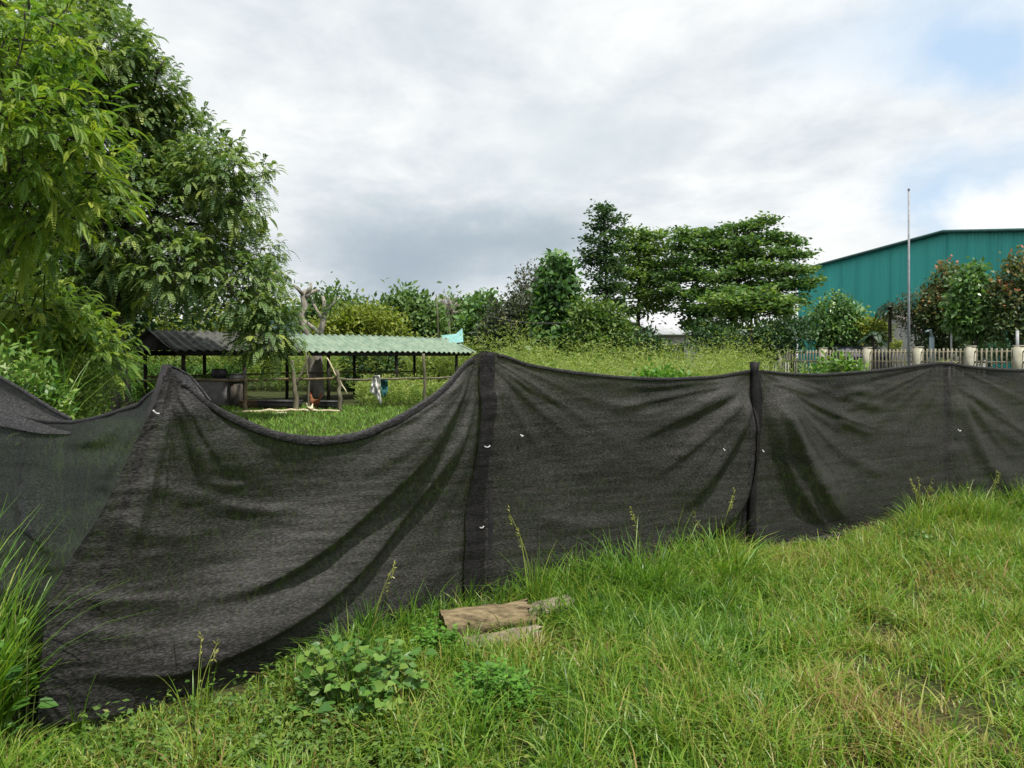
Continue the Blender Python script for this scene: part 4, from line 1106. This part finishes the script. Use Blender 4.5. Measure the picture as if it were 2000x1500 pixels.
# layered trees
def layered(label, px, d, plates, mat='leaf_layer', r0=.2, top=None, base_px=None, dens=1., L=.24, tone=.45, group=None, name='layered_tree', fat=1.3):
    """trunk with flat tiers of leaves; plates = (px, py, half width px, half height px)"""
    base = G(px if base_px is None else base_px, d); r = thing(name, label, 'tree', base, group)
    lobes = []
    for q in plates:
        R = q[2] / F * d; Z = q[3] * fat / F * d; lobes.append((P(q[0], q[1], d + RNG.uniform(-.3, .3) * R), np.array([R, R * .9, Z])))
    tp = P(*(top or (px, min(q[1] for q in plates))), d); mb = MB()
    q = wiggle(base - np.array([0, 0, .1]), tp, 14, .012); tube(mb, q, np.linspace(r0, r0 * .25, 14), 8)
    for c, R in lobes:
        s = np.clip((c[2] - R[0] * .35 - base[2]) / (tp[2] - base[2]), .15, .97); b = q[int(s * 13)]
        for _ in range(3):
            e = c + np.array([RNG.uniform(-.8, .8) * R[0], RNG.uniform(-.6, .6) * R[1], -R[2] * .3])
            tube(mb, wiggle(b, e, 7, .06), np.linspace(r0 * .28, r0 * .05, 7), 5)
    mb.build('trunk', M['bark'], r, smooth=True); mb = MB()
    for c, R in lobes:
        ncl = int(dens * (11 + R[0] * 55 * R[2] + 28 * R[0] * R[1]))
        th = RNG.uniform(0, 6.283, ncl); rad = np.sqrt(RNG.uniform(.02, 1, ncl))
        edge = .85 + .3 * fbm(th * 1.4 + c[0], th * 0 + c[2], 51)
        cc = c + np.stack([np.cos(th) * rad * R[0] * edge, np.sin(th) * rad * R[1] * edge, (RNG.uniform(-.55, .55, ncl) + .4 * np.sin(th * RNG.integers(2, 4) + RNG.uniform(0, 6)) * rad + .5 * rad ** 2) * R[2]], -1)
        k = 13; n = ncl * k; az = RNG.uniform(0, 6.283, n)
        dr = np.stack([np.cos(az), np.sin(az), RNG.uniform(-.15, .45, n)], -1)
        p = np.repeat(cc, k, 0) + RNG.normal(0, .19, (n, 3)) * np.array([1, 1, .5])
        ct = np.repeat(RNG.normal(tone, .17, ncl), k) + RNG.normal(0, .08, n)
        leaves(mb, p, dr, RNG.normal(0, .8, (n, 3)) + .6 * UPV, L * RNG.uniform(.7, 1.4, n), L * .6, np.clip(ct, 0, 1), .06)
    lo = np.min([c - R for c, R in lobes], 0); hi = np.max([c + R for c, R in lobes], 0)
    fill = [(c - np.array([0, 0, R[2] * 1.4]), R * np.array([.72, .72, 1.7])) for c, R in lobes]
    crown(mb, fill, int(len(lobes) * 5 * dens), 9, L * 1.1, L * .6, .2, tone - .1, (.1, 1.0))  # inner leaves in a darker tone, crown shade put into their colour
    mb.build('crown', M[mat], r)


layered('tall slender tree with sparse flat tiers, the tallest on the skyline', 1182, 38,
        [(1180, 407, 16, 5), (1172, 424, 22, 6), (1196, 432, 24, 6), (1166, 447, 24, 6), (1194, 456, 26, 7), (1168, 472, 28, 7), (1188, 484, 30, 7), (1160, 497, 28, 7), (1180, 510, 32, 7), (1150, 512, 18, 5), (1196, 528, 30, 8), (1172, 545, 30, 8), (1190, 562, 30, 8), (1168, 572, 28, 7), (1196, 590, 28, 8)], 'leaf_dark', .14, tone=.5, L=.19, dens=.75)
layered('yellow topped layered tree right of the tall slender tree', 1248, 41,
        [(1240, 462, 36, 11), (1275, 466, 30, 11), (1225, 485, 34, 10), (1268, 490, 44, 12), (1236, 512, 44, 11), (1280, 520, 40, 11), (1240, 538, 50, 11), (1285, 552, 42, 11), (1235, 568, 40, 10), (1275, 582, 48, 11), (1250, 605, 52, 10)], 'leaf_layer', .15, tone=.7, L=.22, dens=.85)
layered('broadest layered tree with upswept branches in the skyline group', 1430, 39,
        [(1345, 462, 34, 10), (1400, 462, 36, 10), (1450, 448, 40, 9), (1492, 436, 26, 6), (1360, 486, 52, 12), (1430, 478, 54, 12), (1500, 468, 40, 9), (1540, 474, 30, 7), (1350, 515, 54, 12), (1420, 508, 60, 13), (1500, 500, 56, 11), (1556, 500, 32, 7),
         (1335, 545, 50, 12), (1400, 542, 60, 13), (1480, 532, 64, 13), (1550, 530, 44, 9), (1340, 578, 48, 12), (1410, 575, 60, 13), (1500, 562, 60, 12), (1560, 558, 42, 9), (1360, 608, 48, 12), (1430, 612, 50, 12), (1530, 590, 50, 10), (1370, 640, 44, 12), (1415, 645, 40, 12)], 'leaf_layer', .26, top=(1440, 455), tone=.5, L=.23, dens=.85)
layered('low umbrella shaped tree in front of the broadest layered tree', 1465, 32,
        [(1420, 592, 42, 11), (1470, 583, 46, 12), (1512, 598, 36, 10), (1530, 610, 20, 7), (1445, 602, 48, 9)], 'leaf_layer', .14, top=(1468, 600), tone=.62, L=.22, dens=1.3)
tree('dark undergrowth tree beneath the umbrella shaped tree', 1500, 36, [(1380, 665, 28), (1420, 672, 26), (1500, 660, 32), (1545, 650, 30), (1470, 680, 28)], 'leaf_dark', .1, 420, 11, .22, .12, .26, tone=.3)


def palm(label, px, d, ztop_py, n, L, tone=.5, name='palm_tree', spreadz=.4):
    base = G(px, d); top = P(px, ztop_py, d); r = thing(name, label, 'palm', base)
    mb = MB(); tube(mb, wiggle(base - [0, 0, .1], top, 8, .02), np.linspace(.13, .08, 8), 8); mb.build('trunk', M['bark'], r, smooth=True)
    a = np.arange(n) / n * 6.283 * 2.4 + RNG.normal(0, .2, n); dr = np.stack([np.cos(a), np.sin(a), RNG.uniform(-.1, 1.1, n)], -1)
    mb = MB(); fronds(mb, np.repeat(top[None], n, 0), dr, L * RNG.uniform(.8, 1.15, n), L * .42, 22, tone + RNG.normal(0, .15, n), RNG.uniform(.5, 1.0, n)[:, None]); mb.build('crown', M['leaf_palm'], r)


palm('dark drooping palm beside the round glossy tree', 1548, 46, 632, 20, 2.1)
palm('second dark palm half hidden by the umbrella shaped tree', 1508, 47, 645, 18, 1.9)
palm('greyish palm left of the tall metal pole', 1738, 43, 602, 16, 1.3)
palm('small ragged palm behind the cream fence below the brown roof', 1705, 42, 655, 14, 1.1)
tree('round glossy bright tree in front of the teal hall', 1635, 45, [(1632, 598, 24), (1612, 615, 28), (1655, 615, 28), (1605, 640, 28), (1640, 645, 36), (1672, 642, 24), (1620, 665, 28), (1655, 668, 26)], 'leaf_bright', .12, 620, 9, .28, .15, .18, tone=.52, droop=.5)
tree('small orange tinged bush by the grey brown roof', 1708, 44, [(1700, 640, 18), (1725, 642, 16), (1712, 655, 20)], 'leaf_yellow', .06, 110, 9, .24, .14, .2, name='bush', cat='bush', tone=.5)
tree('thin feathery tree next to the tall metal pole', 1790, 42, [(1780, 600, 22), (1800, 590, 22), (1815, 615, 26), (1790, 630, 24), (1760, 610, 16)], 'leaf_purple', .06, 210, 9, .2, .1, .2, tone=.5)
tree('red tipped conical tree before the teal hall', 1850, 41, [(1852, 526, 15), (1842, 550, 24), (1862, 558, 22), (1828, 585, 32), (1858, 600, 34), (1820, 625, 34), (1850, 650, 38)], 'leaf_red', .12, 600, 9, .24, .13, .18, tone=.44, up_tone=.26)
tree('bright round leaved tree between the two red tipped trees', 1905, 38.5, [(1903, 532, 16), (1890, 555, 20), (1918, 565, 22), (1885, 590, 30), (1922, 600, 32), (1900, 628, 36), (1935, 635, 24), (1870, 620, 22)], 'leaf_bright', .12, 560, 9, .3, .17, .18, tone=.48, droop=.4)
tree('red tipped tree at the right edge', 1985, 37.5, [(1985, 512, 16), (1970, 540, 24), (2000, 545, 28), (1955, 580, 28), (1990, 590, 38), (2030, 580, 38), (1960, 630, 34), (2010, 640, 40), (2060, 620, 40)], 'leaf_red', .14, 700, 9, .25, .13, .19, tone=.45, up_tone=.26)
tree('dark hedge like bush behind the cream fence at the right', 1930, 42, [(1850, 678, 26), (1890, 685, 26), (1930, 680, 30), (1970, 680, 30), (2010, 682, 30), (1810, 685, 22), (2060, 680, 30)], 'leaf_dark', .06, 420, 10, .2, .11, .2, name='hedge_bush', cat='bush', tone=.3)
tree('small round clipped bush behind the cream fence', 1752, 40, [(1752, 672, 8), (1750, 680, 9)], 'leaf_yellow', .03, 50, 9, .1, .07, .07, name='bush', cat='bush', tone=.5, nl=2)

# pruned pale tree behind the shed
dt = 30.0; base = G(617, dt); r = thing('pruned_tree', 'pale pruned tree with bare stubs behind the shed', 'tree', base); mb = MB()


def limb(pts, rads, n=9):
    pts = np.array([P(x, y, dt + dd) for x, y, dd in pts]); tube(mb, pts, np.array(rads) / F * dt, n)


limb([(616, 790, 0), (617, 740, 0), (615, 695, 0), (612, 660, 0)], [18, 15, 14, 15])
limb([(606, 668, 0), (594, 640, 0), (588, 615, -.1), (596, 598, 0), (592, 580, 0), (598, 566, 0)], [11, 7, 6, 6, 6, 5])
limb([(597, 580, 0), (606, 572, .1), (621, 566, .1)], [6, 4, 3]); limb([(596, 575, 0), (607, 562, 0), (608, 552, 0)], [5, 3, 2]); limb([(594, 578, 0), (583, 566, -.2), (572, 556, -.3)], [5, 3, 2])
limb([(618, 668, 0), (628, 640, .1), (634, 615, .1), (633, 590, .2), (630, 578, .2)], [9, 6, 5, 4, 2.5]); limb([(630, 625, .1), (618, 605, .2), (608, 585, .3)], [4, 3, 2])
limb([(634, 612, 0), (648, 596, 0), (664, 580, 0)], [4, 3, 1.5]); limb([(650, 595, 0), (655, 582, .1)], [2.5, 1.5]); limb([(594, 628, 0), (612, 640, -.1), (622, 650, -.1)], [5, 4, 3])
mb.build('trunk', M['bark_pale'], r, smooth=True)
mb = MB(); crown(mb, px_lobes([(650, 590, 16), (640, 610, 14), (600, 600, 12)], dt), 26, 7, .16, .08, .14, tone=.5); mb.build('crown', M['leaf_mid'], r)
# bare twiggy tree and pole
d0 = 52.; base = G(878, d0); r = thing('bare_tree', 'small bare twiggy tree beside the thin pole', 'tree', base); mb = MB()
tube(mb, wiggle(base, P(876, 605, d0), 8, .02), np.linspace(.16, .08, 8), 6)
for _ in range(46):
    a = P(RNG.uniform(870, 884), RNG.uniform(595, 630), d0); e = P(RNG.normal(877, 13), RNG.uniform(572, 610), d0 + RNG.normal(0, .5)); tube(mb, wiggle(a, e, 5, .12), np.linspace(.04, .012, 5), 4)
mb.build('trunk', M['bark_pale'], r, smooth=True)
mb = MB(); tube(mb, [G(858, 40), P(855, 620, 40), P(852, 575, 40)], [.05, .04, .03], 6); tag(mb.build('thin_pole', M['pole_wood'], origin=G(858, 40)), 'thin leaning pole standing beyond the shed roof', 'pole')
q = np.linspace(0, 1, 24); mb = MB(); tube(mb, P(955 + 185 * q, 618 + 8 * q + 36 * q * (1 - q), 30 + 2 * q), .022, 5)
tag(mb.build('overhead_wire', M['cable'], origin=P(955, 618, 30)), 'black wire sagging before the dark purplish tree', 'wire')

# ---------------------------------------------------------------- buildings
def quadslab(mb, c4, th):
    c4 = np.array(c4, float); n = unit(np.cross(c4[1] - c4[0], c4[3] - c4[0])); lo = c4 - n * th
    V = np.vstack([c4, lo]); mb.add(V, [[0, 1, 2, 3], [7, 6, 5, 4]] + [[i, i + 4, (i + 1) % 4 + 4, (i + 1) % 4] for i in range(4)])


# teal hall: gable wall seen at an angle, nearer on its right
Lw = np.array([29.0, 75.0]); Rw = np.array([41.6, 44.0]); tx_ = (Rw - Lw); WL = np.linalg.norm(tx_); tx_ = tx_ / WL; tb = np.array([-tx_[1], tx_[0]])
if tb[1] < 0: tb = -tb
Lz, Az, Rz = 10.1, 11.75, 10.0
t_ap = .5
for _ in range(40):                      # where along the wall the ridge lines up with px 1850
    q = Lw + tx_ * WL * t_ap; t_ap += (.5862 - q[0] / q[1]) * .4
Az = EYE + (HZ - 455) / F * (Lw + tx_ * WL * t_ap)[1]; Lz = EYE + (HZ - 531) / F * Lw[1]; Rz = EYE + (HZ - 449) / F * Rw[1]
hall = thing('warehouse', 'big teal metal clad hall with a low gable behind the trees', 'building', (Lw[0], Lw[1], 0))
ts = np.unique(np.r_[np.linspace(0, 1, int(WL / .075)), t_ap])
z_top = np.interp(ts, [0, t_ap, 1], [Lz, Az, Rz])
rib = np.where((np.arange(len(ts)) % 4) < 1, .07, 0.) + np.where((np.arange(len(ts)) % 24) < 1, .05, 0.)
V = []
for z in (0 * z_top, z_top):
    w = Lw + tx_ * (ts * WL)[:, None] - tb * rib[:, None]; V.append(np.concatenate([w, z[:, None]], 1))
mb = MB(); mb.add(np.stack(V, 1), grid_faces(len(ts), 2)); mb.build('gable_wall', M['teal'], hall)
dep = 40.


def w3(t, back, z): q = Lw + tx_ * WL * t + tb * back; return [q[0], q[1], z]


mb = MB(); mb.add([w3(0, 0, 0), w3(0, dep, 0), w3(0, dep, Lz), w3(0, 0, Lz), w3(1, 0, 0), w3(1, dep, 0), w3(1, dep, Rz), w3(1, 0, Rz)], [[0, 1, 2, 3], [5, 4, 7, 6]])
mb.build('side_wall', M['teal'], hall)
mb = MB(); quadslab(mb, [w3(-.02, -.5, Lz + .1), w3(t_ap, -.5, Az + .22), w3(t_ap, dep, Az + .22), w3(-.02, dep, Lz + .1)], .12)
quadslab(mb, [w3(t_ap, -.5, Az + .22), w3(1.02, -.5, Rz + .2), w3(1.02, dep, Rz + .2), w3(t_ap, dep, Az + .22)], .12)
mb.build('roof', M['teal_trim'], hall)
mb = MB(); a, b, c = np.array(w3(-.02, -.52, Lz - .04)), np.array(w3(t_ap, -.52, Az + .08)), np.array(w3(1.02, -.52, Rz + .06))
tube(mb, [a, b, c], .13, 6); mb.build('verge_trim', M['teal_trim'], hall)


def gable_house(name, label, c, w, ln, hw, hr, rz, wall, roof, over=.4, windows=()):
    """c: ground centre; ridge along local x; w = depth across the ridge"""
    c = np.array([c[0], c[1], 0.]); co, si = math.cos(rz), math.sin(rz)
    def L2(x, y, z): return c + np.array([x * co - y * si, x * si + y * co, z])
    r = thing(name, label, 'building', c); mb = MB(); a, b = ln / 2, w / 2
    V = [L2(-a, -b, 0), L2(a, -b, 0), L2(a, b, 0), L2(-a, b, 0), L2(-a, -b, hw), L2(a, -b, hw), L2(a, b, hw), L2(-a, b, hw), L2(-a, 0, hr - .1), L2(a, 0, hr - .1)]
    mb.add(V, [[0, 1, 5, 4], [1, 2, 6, 5], [2, 3, 7, 6], [3, 0, 4, 7]], [[4, 7, 8][::-1], [5, 6, 9]]); mb.build('wall', M[wall], r)
    mb = MB(); e = over; dz = (hr - hw) / b * e
    quadslab(mb, [L2(-a - e, -b - e, hw - dz), L2(a + e, -b - e, hw - dz), L2(a + e, 0, hr), L2(-a - e, 0, hr)], .12)
    quadslab(mb, [L2(-a - e, 0, hr), L2(a + e, 0, hr), L2(a + e, b + e, hw - dz), L2(-a - e, b + e, hw - dz)], .12)
    mb.build('roof', M[roof], r)
    for x, z, ww, hh in windows:
        mb = MB(); box(mb, L2(x, -b - .02, z), (ww, .06, hh), rz); wn = mb.build('window', M['window'], r)
        mb = MB()
        for sx2, sz2, ww2, hh2 in ((0, hh / 2, ww + .16, .08), (0, -hh / 2, ww + .16, .08), (-ww / 2, 0, .08, hh), (ww / 2, 0, .08, hh), (0, 0, .06, hh)):
            box(mb, L2(x + sx2, -b - .05, z + sz2), (ww2, .08, hh2), rz)
        f = mb.build('frame', M['house_wall'], None); f.parent = wn; f.location = -Vector([float(v) for v in c]) ; wn.location = (0, 0, 0)
    return r


gable_house('house', 'white walled house with a pale metal roof behind the layered trees', (15.5, 68, 0), 9, 18, 3.9, 6.3, -.10, 'house_wall', 'grey_roof', .7, [(-4.5, 1.9, 1.4, 1.5), (-1.0, 1.9, 1.4, 1.5)])
gable_house('house', 'dark roofed house whose gable shows between the bushy tree and the slender tree', (6.4, 60, 0), 8, 10, 3.7, 5.6, 1.45, 'house_wall', 'dark_roof', .7, [(0, 1.8, 1.4, 1.4)])
gable_house('house', 'small house with a grey brown roof under the teal hall', (28.5, 52, 0), 6, 5.5, 2.9, 4.75, .5, 'house_wall', 'brown_roof', .5, [(0, 1.5, 1.2, 1.2)])
gable_house('shed', 'blue grey metal lean-to behind the cream fence', (20.6, 44.8, 0), 2.6, 2.6, 1.7, 2.35, .15, 'shed_blue', 'shed_blue', .15)
mb = MB(); tube(mb, [G(1775, 37.5), P(1775, 600, 37.5), P(1775, 371, 37.5)], [.075, .058, .045], 10)
r = thing('flag_pole', 'tall bare metal pole standing before the teal hall', 'pole', G(1775, 37.5)); mb.build('shaft', M['steel'], r, smooth=True)
mb = MB(); tube(mb, [P(1775, 371, 37.5), P(1775, 368, 37.5)], [.07, .04], 8); mb.build('cap', M['steel'], r)
for px, y0, d, lb in ((1858, 654, 38.5, 'thin white post behind the cream fence below the red tipped tree'), (1987, 646, 35.5, 'thicker white post near the right edge behind the cream fence')):
    r = thing('white_post', lb, 'post', G(px, d)); mb = MB(); tube(mb, [G(px, d), P(px, 680, d), P(px, y0, d)], .045 if px < 1900 else .07, 8); mb.build('shaft', M['pale_post'], r, smooth=True)
    mb = MB(); tube(mb, [P(px, y0, d), P(px, y0 - 2, d)], [.06, .02], 8); mb.build('cap', M['pale_post'], r)
r = thing('standpipe', 'pale blue pipe with a bent spout behind the cream fence', 'pipe', G(1820, 39.5)); mb = MB()
tube(mb, [G(1820, 39.5), P(1820, 690, 39.5), P(1820, 658, 39.5)], .13, 10); mb.build('pipe', M['pale_pipe'], r, smooth=True)
mb = MB(); tube(mb, [P(1820, 658, 39.5), P(1817, 645, 39.5), P(1808, 648, 39.4)], [.1, .08, .06], 8); mb.build('spout', M['pale_pipe'], r, smooth=True)

# cream concrete picket fence
fa, fb = np.array([1440 / F * 0 + (1440 - 1000) / F * 48.5, 48.5]), np.array([(2250 - 1000) / F * 29.2, 29.2])


def fpt(px):
    k = (px - 1000) / F; dv = fb - fa; t = (k * fa[1] - fa[0]) / (dv[0] - k * dv[1]); return fa + dv * t


cf = thing('picket_fence', 'cream concrete post and picket fence in front of the teal hall', 'fence', (*fpt(1700), 0))
rzf = math.atan2(*(fb - fa)[::-1]); ppx = [1445, 1525, 1608, 1694, 1793, 1896, 1990, 2090, 2200]
fpts = [fpt(p) for p in ppx]; ZT = 2.08
for i, p in enumerate(fpts):
    mb = MB(); box(mb, (p[0], p[1], ZT / 2), (.33, .3, ZT), rzf); po = mb.build('post', M['cream'], cf)
    mb = MB(); box(mb, (p[0], p[1], ZT + .02), (.37, .34, .05), rzf); c_ = mb.build('cap', M['cream'], None); c_.parent = po; c_.location = tuple(-np.array(cf.location))
for p, q in zip(fpts[:-1], fpts[1:]):
    v = q - p; l = np.linalg.norm(v); u = v / l; a0 = p + u * .17; l2 = l - .34; mid = a0 + u * l2 / 2; mb = MB()
    np_ = max(5, int(l2 / .2))
    for k in range(np_):
        c = a0 + u * (k + .5) * l2 / np_; hgt = 2.0 + RNG.normal(0, .01); box(mb, (c[0], c[1], .35 + (hgt - .35) / 2), (.07, .05, hgt - .35), rzf)
    for z in (1.84, 1.35, .62): box(mb, (mid[0], mid[1] + .05, z), (l2, .05, .09), rzf)
    mb.build('picket_panel', M['picket'], cf)
    mb = MB(); box(mb, (mid[0], mid[1], .17), (l2, .16, .34), rzf); mb.build('base_wall', M['cream'], cf)

# ---------------------------------------------------------------- sky, sun, camera
SUN_EL, SUN_V = math.radians(67), np.array([.62, -.72])     # the sun stands high behind the camera's right shoulder
w = bpy.data.worlds.new('World'); bpy.context.scene.world = w; w.use_nodes = True
nt = w.node_tree; nt.nodes.clear(); L = nt.links
out = node(nt, 'ShaderNodeOutputWorld'); bg = node(nt, 'ShaderNodeBackground'); bg.inputs['Strength'].default_value = .1
sky = node(nt, 'ShaderNodeTexSky', sky_type='NISHITA'); sky.sun_disc = False; sky.sun_elevation = SUN_EL
sky.sun_rotation = math.atan2(SUN_V[0], SUN_V[1])
tc = node(nt, 'ShaderNodeTexCoord')
sep = node(nt, 'ShaderNodeSeparateXYZ'); L.new(tc.outputs['Generated'], sep.inputs[0])


def math_(op, a, b=None, clamp=False):
    n = node(nt, 'ShaderNodeMath', operation=op); n.use_clamp = clamp
    for i, v in enumerate((a, b)):
        if v is None: continue
        if isinstance(v, (int, float)): n.inputs[i].default_value = v
        else: L.new(v, n.inputs[i])
    return n.outputs[0]


zz = math_('ADD', math_('MAXIMUM', sep.outputs[2], 0.0), .16)
comb = node(nt, 'ShaderNodeCombineXYZ'); L.new(math_('DIVIDE', sep.outputs[0], zz), comb.inputs[0]); L.new(math_('DIVIDE', sep.outputs[1], zz), comb.inputs[1])


def sknoise(scale, det, rough, off, dist=0.):
    mp = node(nt, 'ShaderNodeMapping'); mp.inputs['Location'].default_value = off; mp.inputs['Scale'].default_value = (1, .8, 1); L.new(comb.outputs[0], mp.inputs[0])
    n = node(nt, 'ShaderNodeTexNoise'); n.inputs['Scale'].default_value = scale; n.inputs['Detail'].default_value = det; n.inputs['Roughness'].default_value = rough
    n.inputs['Distortion'].default_value = dist; L.new(mp.outputs[0], n.inputs['Vector']); return n.outputs['Fac']


nA = sknoise(.85, 7, .5, (3.1, 1.7, 0), .3); nB = sknoise(3.2, 9, .6, (7.3, 2.2, 0), .2)
# a noise that bends the outline of the cloud masses
nd = node(nt, 'ShaderNodeTexNoise'); nd.inputs['Scale'].default_value = 6; nd.inputs['Detail'].default_value = 8; nd.inputs['Roughness'].default_value = .6
L.new(tc.outputs['Generated'], nd.inputs['Vector'])
warp = node(nt, 'ShaderNodeVectorMath', operation='MULTIPLY_ADD')
L.new(nd.outputs['Color'], warp.inputs[0]); warp.inputs[1].default_value = (.16, .16, .12); warp.inputs[2].default_value = (-.08, -.08, -.06)
vdir = node(nt, 'ShaderNodeVectorMath', operation='ADD'); L.new(tc.outputs['Generated'], vdir.inputs[0]); L.new(warp.outputs[0], vdir.inputs[1])


def mass(px, py, r, soft, sq=1.):
    """a cloud mass or a gap in the clouds in a fixed compass direction"""
    d = np.array([(px - 1000) / F, 1, -(py - HZ) / F]); d /= np.linalg.norm(d)
    s = node(nt, 'ShaderNodeVectorMath', operation='SUBTRACT'); L.new(vdir.outputs[0], s.inputs[0]); s.inputs[1].default_value = tuple(d)
    m = node(nt, 'ShaderNodeVectorMath', operation='MULTIPLY'); L.new(s.outputs[0], m.inputs[0]); m.inputs[1].default_value = (1, 1, sq)
    l = node(nt, 'ShaderNodeVectorMath', operation='LENGTH'); L.new(m.outputs[0], l.inputs[0])
    mr = node(nt, 'ShaderNodeMapRange', interpolation_type='SMOOTHSTEP'); mr.inputs['From Min'].default_value = r * (1 - soft); mr.inputs['From Max'].default_value = r * (1 + soft)
    mr.inputs['To Min'].default_value = 1; mr.inputs['To Max'].default_value = 0; L.new(l.outputs['Value'], mr.inputs['Value']); return mr.outputs[0]


def mix(a, b, f):
    n = node(nt, 'ShaderNodeMixRGB')
    for i, v in ((1, a), (2, b)):
        if isinstance(v, tuple): n.inputs[i].default_value = (*v, 1)
        else: L.new(v, n.inputs[i])
    if isinstance(f, (int, float)): n.inputs[0].default_value = f
    else: L.new(f, n.inputs[0])
    return n.outputs[0]


cl = ramp(nt, [(.36, (4.6, 5.1, 5.5)), (.47, (5.7, 6.0, 6.2)), (.57, (6.8, 6.95, 6.95))], math_('ADD', math_('MULTIPLY', nA, .5), math_('MULTIPLY', nB, .5)))
cl = mix(cl, (2.6, 3.2, 3.75), math_('MULTIPLY', mass(800, 505, .115, .9, 1.9), .9))
cl = mix(cl, (2.7, 3.3, 3.8), math_('MULTIPLY', mass(1040, 465, .085, .9, 2.2), .8))
cl = mix(cl, (4.4, 5.0, 5.4), math_('MULTIPLY', mass(1130, 285, .11, .9, 2.2), .6))
blue = math_('ADD', math_('MULTIPLY', mass(1830, 60, .115, .9, 2.3), .65), math_('ADD', math_('MULTIPLY', mass(1960, 115, .07, .8, 1.6), .7), math_('ADD', math_('MULTIPLY', mass(1920, 345, .08, .8, 2.4), .6), math_('MULTIPLY', mass(1830, 420, .05, .8, 1.5), .5))), True)
skyb = mix(sky.outputs[0], (3.8, 5.4, 7.2), .75)
col = mix(cl, skyb, math_('MULTIPLY', blue, .85))
col = mix(col, (7.2, 7.3, 7.2), math_('MULTIPLY', mass(1950, 432, .062, .35, 1.3), .95))
col = mix(col, (6.9, 7.0, 6.9), math_('MULTIPLY', mass(1640, 500, .06, .6, 1.6), .8))
# below the horizon: ground-coloured
col = mix(col, (1.6, 2.0, 1.2), math_('MULTIPLY', math_('MULTIPLY', sep.outputs[2], -12, True), 1.0))
L.new(col, bg.inputs['Color']); L.new(bg.outputs[0], out.inputs[0])

sl = bpy.data.lights.new('sun', 'SUN'); sl.energy = 4.3; sl.angle = math.radians(1.2); sl.color = (1, .95, .86)
so = bpy.data.objects.new('sun', sl); C.objects.link(so)
hv_ = SUN_V / np.linalg.norm(SUN_V); to = Vector((hv_[0] * math.cos(SUN_EL), hv_[1] * math.cos(SUN_EL), math.sin(SUN_EL)))
so.rotation_euler = to.to_track_quat('Z', 'Y').to_euler(); so.location = (-5, -10, 20)

cam = bpy.data.cameras.new('camera'); co_ = bpy.data.objects.new('camera', cam); C.objects.link(co_)
co_.location = (0, 0, EYE); co_.rotation_euler = (math.radians(90), 0, 0)
cam.sensor_width = 36; cam.lens = F / 2000 * 36; cam.shift_y = -(750 - HZ) / 2000; cam.clip_end = 3000; cam.clip_start = .05
sc = bpy.context.scene; sc.camera = co_
sc.view_settings.view_transform = 'Standard'; sc.view_settings.look = 'None'; sc.view_settings.exposure = .55; sc.view_settings.gamma = 1
sc.cycles.max_bounces = 8; sc.cycles.transparent_max_bounces = 16; sc.cycles.transmission_bounces = 4; sc.cycles.diffuse_bounces = 3
